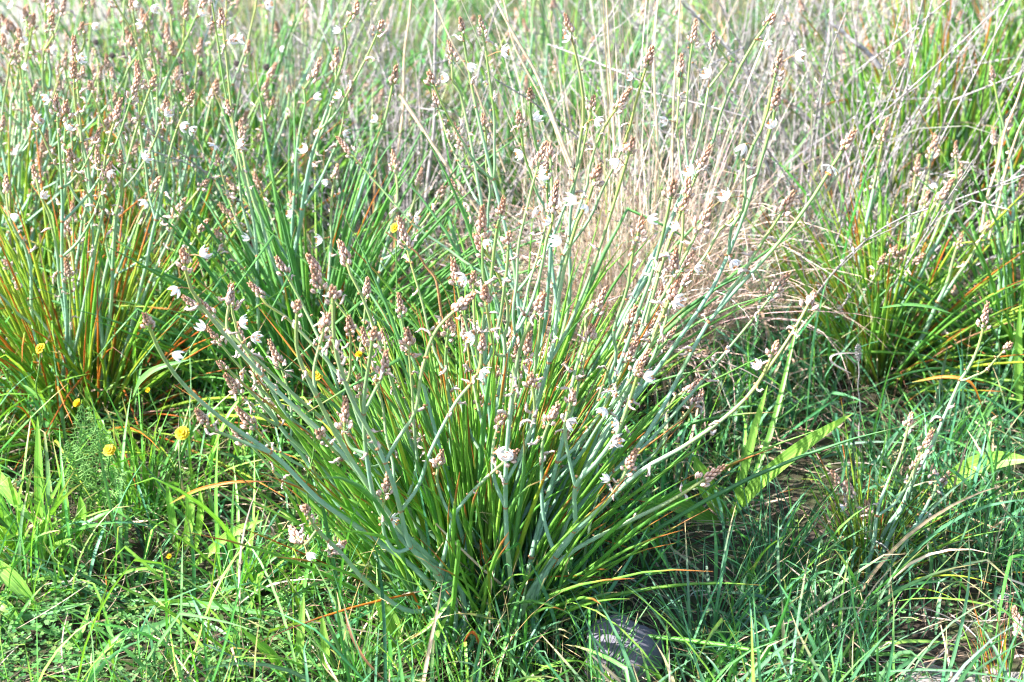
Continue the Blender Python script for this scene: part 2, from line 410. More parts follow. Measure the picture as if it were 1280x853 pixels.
def bud_spike(seed, nb, L, loose):
    rg = np.random.default_rng(seed); mb = MB()
    tube(mb, [(0, 0, 0), (0, 0, L * 0.5), (0.0005, 0, L)], [0.0017, 0.0014, 0.0008], 5, mat=1)
    for i in range(nb):
        f = i / (nb - 1); z = L * (0.02 + 0.90 * f ** 0.85); an = i * 2.4 + rg.normal(0, 0.2)
        sz = (1.0 - 0.52 * f) * rg.uniform(0.88, 1.12)
        low = f < loose
        out = (0.0066 if low else 0.0034) * sz
        p = np.array([math.cos(an) * out, math.sin(an) * out, z])
        tl = 0.75 if low else 0.48 - 0.25 * f
        ax = np.array([math.cos(an) * tl, math.sin(an) * tl, 1.0])
        pale = np.array([0.74, 0.56, 0.47]) * (1 - f) + np.array([0.54, 0.28, 0.16]) * f
        ellipsoid(mb, p, ax, 0.0034 * sz, 0.0102 * sz, np.clip(pale * rg.uniform(0.88, 1.08), 0, .85), seg=6, rings=4)
        tube(mb, [(0, 0, z - 0.004), p], [0.0007] * 2, 3, mat=1)
        ellipsoid(mb, p * np.array([0.9, 0.9, 1]) - np.array([0, 0, 0.0014]), ax * np.array([1.5, 1.5, 1]), 0.0022 * sz, 0.0055 * sz, (0.50, 0.28, 0.19), seg=4, rings=2)
    return mb.mesh('bud_spike', [M['bud'], M['stalk']])
SPIKE = [bud_spike(20 + i, n, L, lo) for i, (n, L, lo) in enumerate([(26, .038, .10), (30, .045, .16), (24, .033, .08), (20, .030, .2), (32, .050, .15), (24, .036, .0), (14, .022, .1), (22, .044, .35)])]

def tepals(mb, n, L, W, th0, th1, rg, mat=0, nv=6):
    for i in range(n):
        an = i * 2 * math.pi / n + rg.normal(0, 0.06); inner = i % 2
        s = np.linspace(0, 1, nv); th = th0 + (th1 - th0) * s + (0.08 if inner else 0) + rg.normal(0, 0.05)
        rr = np.concatenate([[0], np.cumsum(np.sin(th[:-1]))]) * L / (nv - 1) + 0.0008
        zz = np.concatenate([[0], np.cumsum(np.cos(th[:-1]))]) * L / (nv - 1)
        wid = W * np.sin(np.pi * np.clip(0.12 + 0.85 * s, 0, 0.985)) ** 0.8
        V = []; U = []; S = []
        e = np.array([math.cos(an), math.sin(an), 0]); g = np.array([-math.sin(an), math.cos(an), 0])
        for k in range(nv):
            for u in (-1, -0.5, 0, 0.5, 1):
                c = e * (rr[k] - 0.18 * wid[k] * u * u * 0.6) + np.array([0, 0, zz[k] + 0.10 * wid[k] * u * u])
                V.append(c + g * u * wid[k] * 0.5); U.append(0.5 + u / 2); S.append(s[k])
        q = [[k * 5 + j, k * 5 + j + 1, (k + 1) * 5 + j + 1, (k + 1) * 5 + j] for k in range(nv - 1) for j in range(4)]
        mb.add(V, q, S, U, (1, 1, 1), mat)
def flower(seed, th0, th1, L=0.0128, W=0.0050, stam=True):
    rg = np.random.default_rng(seed); mb = MB()
    tepals(mb, 6, L, W, R(th0), R(th1), rg)
    ellipsoid(mb, (0, 0, -0.0012), (0, 0, 1), 0.0019, 0.0042, (0.4, 0.3, 0.2), mat=2)
    if stam:
        for i in range(6):
            an = i * 1.047 + 0.5; d = np.array([math.cos(an) * 0.35, math.sin(an) * 0.35, 1.0])
            p = d / np.linalg.norm(d) * L * 0.62
            tube(mb, [(0, 0, 0.001), p * 0.5, p], [0.00035] * 3, 3)
            ellipsoid(mb, p, d, 0.0008, 0.0024, (1, 1, 1), mat=1, seg=4, rings=3)
    return mb.mesh('flower', [M['petal'], M['anther'], M['node']])
FLOWER = [flower(41, 62, -12), flower(42, 72, 2), flower(43, 84, 34), flower(44, 86, 66), flower(45, 46, -14, 0.0140, 0.0046, False), flower(46, 66, -4, 0.0140, 0.0054)]
def withered(seed):
    rg = np.random.default_rng(seed); mb = MB(); n = 7
    P = np.zeros((n, 3)); d = np.array([0.6, 0.1, 0.7])
    for i in range(1, n):
        d = d + rg.normal(0, 0.55, 3); d /= np.linalg.norm(d); P[i] = P[i - 1] + d * 0.0031
    tube(mb, P, [0.0005, 0.0007, 0.0015, 0.0016, 0.0012, 0.0013, 0.0003], 5)
    Q = P[3:] + rg.normal(0, 0.0014, (n - 3, 3)); tube(mb, Q, [0.0009, 0.001, 0.0008, 0.0002], 4)
    ellipsoid(mb, P[1], d, 0.0016, 0.0036, (1, 1, 1), mat=1)
    return mb.mesh('withered_flower', [M['withered'], M['node']])
WITHERED = [withered(60 + i) for i in range(7)]

# ------------------------------------------------------------------ asphodel plants
STEMS = []        # (stalk object, plant base, points, fractions) for hanging flowers on
def bez(a, c, b, n):
    t = np.linspace(0, 1, n)[:, None]
    return a * (1 - t) ** 2 + 2 * c * t * (1 - t) + b * t ** 2
def wobble(P, amt, rg):
    n = len(P); t = np.linspace(0, 1, n)
    o = sum(np.outer(np.sin(t * f * 3.14 + rg.uniform(0, 6)) * np.sin(np.pi * t), rg.normal(0, amt, 3)) for f in (2, 4.5))
    return P + o

def quat_along(d, roll):
    d = Vector(d).normalized()
    return d.to_track_quat('Z', 'Y') @ Quaternion((0, 0, 1), roll)

def add_stalk(plant, base, tips, rg, thick=1.0, spread=0.02, extra_with=5, front=0.0, auto=1.0):
    """tips: first the main tip (px, py, Y), then branches (px, py, Y, fork fraction or None)"""
    mb = MB(); org = base
    a = base + np.array([rg.normal(0, spread), rg.normal(0, spread) - front, 0]); a[2] = float(ground_h(a[0], a[1])) - 0.01
    T = at(*tips[0][:3]); d = T - a; L = np.linalg.norm(d)
    hor = np.array([d[0], d[1], 0])
    ctrl = a + d * 0.5 + hor * 0.06 - np.array([0, 0, 0.02 * np.linalg.norm(hor)]) + rg.normal(0, 0.028, 3)
    P = wobble(bez(a, ctrl, T, 22), 0.0045 * L, rg)
    for i in range(4, 20, int(rg.integers(4, 7))):      # slight bend at each joint
        P[i:] += np.outer(np.linspace(0, 1, 22 - i) * (1 - np.linspace(0, 1, 22 - i)), rg.normal(0, 0.05 * L, 3) * np.array([1, 1, 0.3]))
    s = np.linspace(0, 1, 22)
    tube(mb, P - org, thick * (0.0040 * (1 - s) + 0.0019 * s), 7)
    ends = [(P, 1.0)]
    for tp in tips[1:]:
        T2 = at(*tp[:3])
        if len(tp) > 3 and tp[3] is not None: f = tp[3]
        else:
            # fork where the stem lies well below the branch tip
            cand = [i for i in range(5, 18) if P[i][2] < T2[2] - 0.05]
            sc = [np.linalg.norm(T2 - P[i]) + 0.25 * abs(T2[0] - P[i][0]) for i in cand]
            f = cand[int(np.argmin(sc))] / 21 if cand else 0.3
            f = max(0.2, f - rg.uniform(0.08, 0.26))
        i = int(round(f * 21)); p0 = P[i]; tan = P[i + 1] - P[i - 1]; tan /= np.linalg.norm(tan)
        e = T2 - p0; le = np.linalg.norm(e)
        side = e - tan * (e @ tan)
        c2 = p0 + e * 0.40 + side * 0.42 - np.array([0, 0, 0.08 * le])
        Q = wobble(bez(p0, c2, T2, 14), 0.007 * le, rg); sq = np.linspace(0, 1, 14)
        r0 = (0.0043 * (1 - f) + 0.0020 * f) * thick
        tube(mb, Q - org, r0 * 0.80 * (1 - sq) + 0.0018 * sq * thick, 6, s0=f, s1=1.0)
        ellipsoid(mb, p0 - org - tan * 0.003, tan, r0 * 1.25, 0.010, (1, 1, 1), mat=1)
        ends.append((Q, f))
    for k_ in range(int(rg.poisson(auto))):
        i = int(rg.integers(8, 17)); p0 = P[i]; tan = P[i + 1] - P[i - 1]; tan /= np.linalg.norm(tan)
        an = rg.uniform(0, 6.283); sd = np.cross(tan, [math.cos(an), math.sin(an), 0.2]); sd /= np.linalg.norm(sd) + 1e-9
        le = L * (1 - i / 21) * rg.uniform(0.45, 0.95) + 0.03; sp_ = rg.uniform(0.35, 0.75)
        T2 = p0 + (tan + sd * sp_ + np.array([0, 0, 0.25])) * le * 0.75
        Q = wobble(bez(p0, p0 + (tan * 0.4 + sd * sp_ * 0.75) * le * 0.6, T2, 14), 0.006 * le, rg); sq = np.linspace(0, 1, 14)
        r0 = (0.0043 * (1 - i / 21) + 0.0020 * i / 21) * thick
        tube(mb, Q - org, r0 * 0.8 * (1 - sq) + 0.0015 * sq * thick, 6, s0=i / 21, s1=1.0)
        ellipsoid(mb, p0 - org - tan * 0.003, tan, r0 * 1.25, 0.010, (1, 1, 1), mat=1)
        ends.append((Q, i / 21))
    # seed capsules and bract joints along the upper stems
    for P_, f0 in ends:
        n = len(P_)
        for k_ in range(int(rg.integers(3, 8))):
            i = int(rg.integers(int(n * 0.45), n - 1)); an = rg.uniform(0, 6.28)
            dd = np.array([math.cos(an), math.sin(an), 0.4]); p = P_[i] - org + dd * 0.003
            tube(mb, [P_[i] - org, p], [0.0006, 0.0006], 3)
            ellipsoid(mb, p, dd, rg.uniform(0.0012, 0.0021), rg.uniform(0.003, 0.0045), (1, 1, 1), mat=1, seg=5, rings=3)
    so_ = obj('flower_stalk', mb.mesh('flower_stalk', [M['stalk'], M['node']]), plant)
    for P_, f0 in ends: dress(so_, org, P_, rg, extra_with)
    return so_

def spline(pts, n):
    pts = np.asarray(pts, float); m = len(pts)
    d = np.concatenate([[0], np.cumsum(np.linalg.norm(np.diff(pts, axis=0), axis=1))]); t = np.linspace(0, d[-1], n)
    tg = np.gradient(pts, d, axis=0)
    i = np.clip(np.searchsorted(d, t, side='right') - 1, 0, m - 2); h = (d[i + 1] - d[i])[:, None]; x = ((t - d[i]) / (d[i + 1] - d[i]))[:, None]
    return (2*x**3-3*x**2+1)*pts[i] + (x**3-2*x**2+x)*h*tg[i] + (-2*x**3+3*x**2)*pts[i+1] + (x**3-x**2)*h*tg[i+1]
def forked_stalk(plant, base, main, branches, dy, rg, r=0.0042):
    """a stalk whose bends and forks were measured: main = points from the foot up, branches = points from their fork up; dy = lean in depth"""
    mb = MB(); org = base; Y0 = base[1] - 0.15
    def place(pts, ya, yb):
        ys = np.linspace(ya, yb, len(pts)); return np.array([at(p[0], p[1], y) for p, y in zip(pts, ys)])
    A = place(main, Y0, Y0 + dy); foot = A[0].copy(); foot[2] = float(ground_h(foot[0], foot[1])) - 0.01
    A = np.concatenate([[foot], A]) if A[0][2] > 0.02 else A
    P = spline(A, 30); s_ = np.linspace(0, 1, 30); rad = r * (1 - s_) + 0.0020 * s_
    tube(mb, P - org, rad, 8); ends = [(P, 1.0, rad, s_)]
    for br in branches:
        q = np.array(br[0]); best = None      # the fork lies on whichever stem passes there
        for (E, f, rd, sv) in ends:
            d = np.hypot(*(project(E) - q).T); k = int(np.argmin(d))
            if best is None or d[k] < best[0]: best = (d[k], E, k, rd, sv)
        _, E, k, rd, sv = best; y0 = E[k][1]
        B = place(br, y0, y0 + rg.uniform(-0.05, 0.04)); B[0] = E[k]
        Q = spline(B, 18); sq = np.linspace(0, 1, 18); rb = rd[k] * 0.82 * (1 - sq) + 0.0018 * sq
        tube(mb, Q - org, rb, 7, s0=float(sv[k]), s1=1.0)
        tn = E[min(k + 1, len(E) - 1)] - E[k - 1]; tn /= np.linalg.norm(tn)
        ellipsoid(mb, E[k] - org - tn * 0.004, tn, rd[k] * 1.22, 0.011, (1, 1, 1), mat=1)
        ends.append((Q, 1.0, rb, float(sv[k]) + (1 - float(sv[k])) * sq))
    for (E, f, rd, sv) in ends:
        for k_ in range(int(rg.integers(3, 7))):
            i = int(rg.integers(len(E) // 2, len(E) - 1)); an = rg.uniform(0, 6.28); dd = np.array([math.cos(an), math.sin(an), 0.4]); p = E[i] - org + dd * rd[i]
            ellipsoid(mb, p, dd, rg.uniform(0.0012, 0.0022), rg.uniform(0.003, 0.0048), (1, 1, 1), mat=1, seg=5, rings=3)
    so_ = obj('flower_stalk', mb.mesh('flower_stalk', [M['stalk'], M['node']]), plant)
    for (E, f, rd, sv) in ends: dress(so_, org, E, rg, 5)
def dress(so_, org, P_, rg, extra_with):
    tan = P_[-1] - P_[-3]; n = len(P_)
    q = rg.uniform(0.74, 1.08)
    obj('bud_spike', SPIKE[int(rg.integers(len(SPIKE)))], so_, P_[-1] - org - tan / np.linalg.norm(tan) * 0.018, quat=quat_along(tan, rg.uniform(0, 6.28)), scale=(q * 0.95, q * 0.95, q))
    for k_ in range(int(rg.integers(max(1, extra_with - 3), extra_with + 1))):
        i = int(rg.integers(int(n * 0.6), n - 1)); an = rg.uniform(0, 6.28)
        d_ = np.array([math.cos(an), math.sin(an), rg.uniform(-0.2, 0.7)])
        obj('withered_flower', WITHERED[int(rg.integers(len(WITHERED)))], so_, P_[i] - org, quat=quat_along(d_, rg.uniform(0, 6.28)), scale=rg.uniform(0.8, 1.5))
    STEMS.append((so_, org, P_))

def add_leaves(plant, sets, n, rg, rad=0.045, lean=(2, 58), pw=1.0, sc=(0.75, 1.1), az=None, skew=None):
    keys = [k for k, _ in sets]; w_ = np.array([x for _, x in sets], float); w_ /= w_.sum()
    skew = rg.uniform(0, 6.283) if skew is None else skew
    for i in range(n):
        k = keys[int(rg.choice(len(keys), p=w_))]
        an = rg.uniform(0, 6.283) if az is None else rg.normal(az[0], az[1])
        f = rg.random() ** pw; r_ = rad * (0.25 + 0.75 * f) * rg.uniform(0.5, 1.2)
        tilt = R(lean[0] + (lean[1] - lean[0]) * f + rg.normal(0, 4))
        tilt *= 1 + 0.5 * math.cos(an - skew)
        if rg.random() < 0.06: tilt += R(rg.uniform(15, 40))
        if k == 'dead': tilt += R(rg.uniform(0, 25))
        x, y = r_ * math.cos(an), r_ * math.sin(an)
        z = float(ground_h(plant.location[0] + x, plant.location[1] + y)) - plant.location[2] - 0.006
        obj('leaf', LEAF[k][int(rg.integers(len(LEAF[k])))].copy(), plant, (x, y, z), rot=(0, tilt, an + rg.normal(0, 0.35)), scale=rg.uniform(*sc))

def tips_in(x0, x1, y0, y1, n, seed):
    rg = np.random.default_rng(seed)
    return [[(rg.uniform(x0, x1), rg.uniform(y0, y1))] for _ in range(n)]
def heart(plant, n, rad, seed):
    # the leaves crowded inside the clump that cannot be told apart
    rg = np.random.default_rng(seed); mb = MB()
    for i in range(n):
        an = rg.uniform(0, 6.283); f = rg.random()
        P, D = curves(1, rg.uniform(0.24, 0.46), [R(1 + 38 * f + rg.normal(0, 5))], [rg.uniform(0.05, 0.6)], [an + rg.normal(0, .4)], [rg.normal(0, .3)], 8, rg)
        s = np.linspace(0, 1, 8); r_ = rg.uniform(0.0018, 0.0034)
        tube(mb, P[0] + np.array([rad * f * math.cos(an), rad * f * math.sin(an), -0.005]), r_ * np.clip((0.8 + 0.5 * s) * (1 - s ** 3), 0.08, 1.1), 4)
    kind(obj('inner_leaves', mb.mesh('inner_leaves', M['leaf_green']), plant), 'stuff')

def asphodel(px, py, label, stems, leaves, seed, group='asphodel clumps in flower', thick=1.0, dY=0.12, spread=0.02, extra=5, front=0.0, auto=0.8, **lk):
    rg = np.random.default_rng(seed); b = on_ground(px, py)
    p = empty('asphodel_clump', b, label, 'wildflower', group)
    add_leaves(p, *leaves, rg, **lk)
    for tips in stems:
        y0 = b[1] + (rg.uniform(-dY, dY) if not hasattr(dY, '__len__') else rg.uniform(*dY)); tt = []
        for tp in tips:
            yy = tp[2] if len(tp) > 2 and tp[2] is not None else y0 + rg.normal(0, 0.03)
            tt.append((tp[0], tp[1], yy, tp[3] if len(tp) > 3 else None))
        add_stalk(p, b, tt, rg, thick, spread, extra, front, auto)
    return p

main_stems = [
    [(289, 370)], [(319, 361), (323, 460)], [(302, 425), (345, 445)], [(395, 350), (405, 412)], [(272, 452)], [(450, 485), (398, 540)], [(500, 380)], [(430, 316)], [(481, 421), (433, 565)], [(456, 670)], [(234, 375), (257, 384)], [(350, 330)],
    [(561, 411), (515, 525)], [(600, 305), (592, 343), (607, 368)], [(539, 547)],
    [(622, 458), (608, 489)], [(676, 382), (639, 424), (642, 472)], [(663, 457), (665, 479), (625, 526), (644, 545)],
    [(627, 262), (603, 285), (636, 292)], [(692, 250), (675, 200)],
    [(750, 377), (739, 411), (709, 540)], [(784, 489)], [(804, 423), (789, 397)], [(845, 363), (827, 331)], [(843, 329), (842, 362)], [(861, 324), (861, 345)],
    [(841, 235), (799, 288)], [(860, 230), (857, 250)], [(878, 277)], [(925, 268), (881, 197)], [(971, 122)], [(1062, 173), (983, 255)],
    [(865, 485), (874, 496)], [(746, 217), (790, 177)],
]
FORKED = [      # the nearest stalks of the large clump, as measured: main stem from the foot up, then its branches
    ([(562, 738), (547, 715), (515, 687), (501, 640), (490, 600), (470, 555), (440, 500), (420, 440), (416, 361)],
     [[(547, 715), (557, 688), (568, 645), (600, 605), (630, 578), (641, 568)], [(568, 645), (552, 622), (546, 598), (551, 570)], [(515, 687), (498, 690), (484, 676), (478, 650), (483, 608)],
      [(501, 640), (522, 610), (536, 570), (555, 530), (572, 500), (597, 468), (603, 424)], [(481, 575), (500, 545), (516, 522), (528, 462), (546, 412), (580, 378)]], -0.16),
    ([(672, 742), (693, 699), (717, 665), (721, 604), (744, 580), (772, 540), (790, 492), (800, 460)],
     [[(721, 604), (711, 572), (706, 540), (716, 492)], [(717, 665), (745, 640), (768, 615), (788, 578)], [(695, 695), (680, 650), (677, 590), (680, 545), (693, 515)]], -0.14),
    ([(668, 735), (700, 685), (745, 641), (805, 586), (855, 558), (950, 476), (970, 432)], [[(930, 495), (975, 440), (1000, 400), (1016, 370)]], -0.05),
    ([(660, 745), (715, 690), (780, 655), (840, 625), (886, 596)], [], -0.06),
    ([(545, 745), (450, 661), (400, 626), (345, 571), (280, 526), (225, 476), (198, 436), (182, 396)], [[(330, 562), (285, 545), (262, 535), (249, 518)]], -0.12),
    ([(550, 755), (522, 765), (464, 733), (425, 690), (395, 660), (381, 634)], [[(410, 676), (414, 690), (423, 684)], [(395, 660), (378, 680), (369, 668)]], -0.13),
    ([(555, 735), (520, 690), (430, 570), (326, 468), (262, 395), (238, 360), (229, 320)], [[(326, 468), (300, 440), (285, 415), (289, 365)]], -0.08),
    ([(565, 735), (500, 660), (430, 560), (398, 500), (372, 440), (372, 378)], [[(398, 500), (392, 470), (400, 430), (410, 395)]], -0.14),
    ([(575, 735), (530, 700), (475, 640), (459, 575), (455, 500), (462, 450), (467, 417)], [[(456, 520), (468, 490), (478, 470), (482, 448)], [(459, 575), (440, 560), (432, 545), (431, 520)]], -0.18),
    ([(640, 745), (634, 680), (632, 600), (640, 500), (652, 430), (676, 376)], [[(634, 600), (650, 570), (668, 520), (664, 470)], [(633, 640), (618, 600), (616, 560), (626, 520)]], -0.14),
]
MAINP = asphodel(600, 742, 'large asphodel clump with widely fanned blue-green flower stalks in the middle, nearest the stone', main_stems,
         ([('green', 10), ('yellow', 2.2), ('blue', 1.6), ('orange', 0.5), ('dead', 0.7)], 300), 101, dY=(-0.16, 0.12), spread=0.05, front=0.03, auto=0.7, rad=0.13, lean=(1, 42), pw=1.2, skew=0.8)
heart(MAINP, 220, 0.11, 120)
for (mp, brs, dy_) in FORKED: forked_stalk(MAINP, np.array(MAINP.location), mp, brs, dy_, np.random.default_rng(int(mp[-1][0])))
asphodel(655, 585, 'asphodel with tall upright stalks rising behind the middle clump, in front of the straw tussock',
         [[(576, 27), (602, 32)], [(564, 66), (575, 175)], [(569, 235)], [(663, 117), (649, 146)], [(687, 189)], [(777, 127), (812, 71)], [(891, 48)], [(966, 20)], [(709, 27)]],
         ([('green', 8), ('blue', 4), ('orange', 0.6), ('dead', 0.7)], 130), 102, dY=0.14, spread=0.04, rad=0.07, lean=(2, 50))
asphodel(392, 505, 'asphodel with blue-green leaves left of centre, behind the fanned stalks',
         [[(445, 10), (437, 112)], [(493, 95)], [(493, 204), (525, 221)], [(394, 92), (401, 160)], [(421, 211)], [(323, 231)], [(289, 231)], [(302, 167)], [(285, 131), (277, 20)], [(350, 324)], [(420, 80)]],
         ([('blue', 9), ('green', 5), ('orange', 0.5), ('dead', 0.6)], 230), 103, dY=0.15, spread=0.05, rad=0.10, lean=(2, 48))
asphodel(105, 530, 'asphodel with yellow-green leaves and many orange dying ones at the left edge',
         [[(192, 100), (207, 131)], [(238, 124)], [(195, 231), (224, 262)], [(257, 228)], [(151, 197), (122, 197)], [(107, 189), (107, 240)], [(82, 284)], [(44, 218)], [(8, 229)], [(76, 445)],
          [(146, 143)], [(93, 92), (93, 56)], [(71, 131), (82, 136)]],
         ([('yellow', 10), ('orange', 3.4), ('green', 2), ('dead', 1.2)], 280), 104, dY=0.15, spread=0.06, rad=0.12, lean=(2, 52))
asphodel(20, 400, 'asphodel with crowded pink bud spikes in the upper left corner',
         [[(10, 32), (24, 65)], [(29, 102), (44, 110)], [(22, 129)], [(41, 27)], [(65, 7), (78, 10)], [(93, 70), (125, 90)], [(165, 50)], [(56, 180)], [(4, 150)]] + tips_in(-40, 150, -30, 190, 16, 1),
         ([('yellow', 6), ('green', 6), ('orange', 2), ('dead', 1)], 150), 105, dY=0.15, spread=0.08, rad=0.12, lean=(2, 40))
asphodel(215, 395, 'asphodel of thin stalks behind the orange-leaved one, below the dark seed heads',
         [[(182, 20), (165, 4)], [(215, 60)], [(250, 60), (232, 14)], [(310, 60)], [(340, 90)], [(270, 110)], [(140, 90)]] + tips_in(110, 370, -30, 170, 16, 2),
         ([('green', 6), ('yellow', 5), ('orange', 1.5), ('dead', 1)], 130), 106, dY=0.15, spread=0.08, rad=0.12, lean=(2, 38))
asphodel(1098, 468, 'asphodel with bright green leaves splayed low to the right of the dry grey stems',
         [[(1166, 187), (1146, 211)], [(1195, 187), (1197, 221)], [(1178, 243)], [(1118, 312), (1129, 315)], [(1200, 300)], [(1205, 387)], [(1108, 156)]],
         ([('green', 7), ('yellow', 6), ('orange', 1.8), ('dead', 1)], 280), 107, dY=0.12, spread=0.05, rad=0.09, lean=(4, 66), sc=(0.6, 1.0), thick=1.25, skew=0.4)
asphodel(1085, 700, 'small asphodel with few brown-budded stalks low on the right',
         [[(1062, 609)], [(1139, 519), (1146, 578)], [(1168, 594)], [(1231, 397)], [(1159, 553)]],
         ([('green', 4), ('yellow', 8), ('orange', 1.0), ('dead', 0.8)], 90), 108, dY=0.06, spread=0.03, extra=2, thick=0.95, rad=0.05, lean=(3, 50), sc=(0.28, 0.52), skew=0.2, front=0.03)
asphodel(1275, 470, 'asphodel of dark green leaves cut off by the right edge',
         [[(1262, 150)], [(1275, 240)], [(1240, 90)]],
         ([('green', 8), ('blue', 3), ('orange', 1.2), ('dead', .6)], 220), 109, dY=0.1, spread=0.05, rad=0.09, lean=(2, 45))
asphodel(1262, 868, 'tiny asphodel shoot beside the bare soil in the lower right corner',
         [[(1273, 778)]], ([('yellow', 6), ('green', 4), ('orange', 2.0)], 34), 110, dY=0.03, spread=0.01, extra=1, thick=0.6, rad=0.03, lean=(3, 40), sc=(0.26, 0.42))
asphodel(1165, 285, 'asphodel mingled with grey dry stems in the upper right',
         [[(1130, 30)], [(1180, 80)], [(1090, 60)], [(1200, 20)]] + tips_in(980, 1240, -30, 130, 12, 3),
         ([('green', 7), ('yellow', 3), ('orange', 1.5), ('dead', 1.2)], 290), 111, dY=0.2, spread=0.1, rad=0.22, lean=(1, 34), sc=(0.95, 1.35))
asphodel(1290, 230, 'asphodel with orange-streaked leaves in the far upper right corner',
         [[(1250, 30)], [(1272, 90)]] + tips_in(1150, 1300, -30, 120, 8, 4),
         ([('green', 7), ('blue', 3), ('orange', 1.6), ('dead', 1.2)], 280), 112, dY=0.2, spread=0.1, rad=0.22, lean=(1, 34), sc=(0.95, 1.35))

asphodel(300, 250, 'far asphodel with thin stalks at the top, left of the dry sticks', tips_in(250, 480, -60, 130, 18, 5),
         ([('green', 6), ('blue', 5), ('dead', 1.5), ('orange', .8)], 170), 113, dY=0.25, spread=0.12, rad=0.25, lean=(1, 34), sc=(0.8, 1.15), extra=3)
asphodel(90, 260, 'far asphodel behind the upper left corner one, beside the pale track', tips_in(-30, 220, -60, 130, 18, 6),
         ([('green', 5), ('yellow', 5), ('dead', 2), ('orange', 2)], 170), 114, dY=0.25, spread=0.12, rad=0.25, lean=(1, 34), sc=(0.8, 1.15), extra=3)
asphodel(700, 250, 'far asphodel with thin stalks at top centre, behind the slanting straws', tips_in(560, 860, -60, 110, 12, 8),
         ([('green', 6), ('blue', 5), ('dead', 2)], 130), 115, dY=0.25, spread=0.12, rad=0.25, lean=(1, 36), sc=(0.7, 1.05), extra=3)

# open flowers: each is hung on the stem that passes closest to it
FLOWERS = [(592, 419), (602, 462), (756, 509), (773, 531), (767, 550), (709, 526), (807, 472), (622, 567), (641, 574), (760, 599), (490, 648), (384, 694),
    (219, 360), (255, 416), (217, 440), (321, 417), (299, 402), (80, 470), (915, 327), (870, 332), (948, 457), (1054, 633),
    (789, 97), (712, 46), (666, 148), (653, 190), (717, 251), (811, 272), (675, 221), (688, 279), (670, 263), (772, 197), (960, 54), (887, 88), (967, 163), (1040, 209), (864, 217), (1164, 231),
    (251, 19), (289, 51), (301, 51), (340, 5), (194, 3), (394, 121), (226, 156), (296, 180), (268, 178), (207, 144), (44, 150), (85, 163), (53, 246), (14, 270), (182, 253), (381, 190), (408, 224), (365, 269),
    (34, 51), (27, 85), (12, 5), (167, 7), (425, 41), (177, 32), (847, 287), (585, 80), (560, 95), (605, 300), (845, 375), (430, 165), (66, 62), (100, 75), (580, 345), (735, 260), (240, 160), (700, 300), (425, 120), (330, 150), (135, 215), (60, 120), (120, 30), (350, 60), (470, 150), (520, 270), (640, 60), (745, 150), (830, 150), (900, 250), (930, 180), (1010, 60), (1100, 110), (1190, 60), (400, 300), (310, 300), (260, 320), (180, 200), (20, 190)]
pp = [project(P_) for (_, _, P_) in STEMS]
rf = np.random.default_rng(55)
for (px, py) in FLOWERS:
    best = None
    for (st, org, P_), q in zip(STEMS, pp):
        lo = int(len(P_) * 0.45)
        d = np.hypot(q[lo:, 0] - px, q[lo:, 1] - py); i = int(np.argmin(d))
        cost = max(d[i], 9.0) + 30 * (P_[lo + i][1] - 1.7)
        if best is None or cost < best[0]: best = (cost, st, org, P_, lo + i)
    d, st, org, P_, i = best
    p0 = P_[i]; tgt = at(px, py, p0[1] - 0.012); v = tgt - p0; ln = np.linalg.norm(v)
    if ln > 0.030: v = v / ln * 0.030; ln = 0.030
    if ln < 0.006: v = np.array([rf.choice([-1, 1]) * 0.008, -0.004, 0.002])
    sx = 1.0 if v[0] > 0 else -1.0
    dirn = np.array([sx * rf.uniform(0.35, 1.0), rf.normal(-0.12, 0.2), rf.uniform(-0.7, 0.75)])
    mb = MB(); tube(mb, [p0 - org, p0 - org + v * 0.55 + np.array([0, 0, 0.0015]), p0 - org + v * 0.8], [0.0007] * 3, 4)
    obj('pedicel', mb.mesh('pedicel', M['node']), st)
    obj('flower', FLOWER[int(rf.choice(6, p=[.34, .2, .05, .01, .18, .22]))], st, p0 - org + v * 0.8, quat=quat_along(dirn, rf.uniform(0, 6)), scale=rf.uniform(0.92, 1.25))

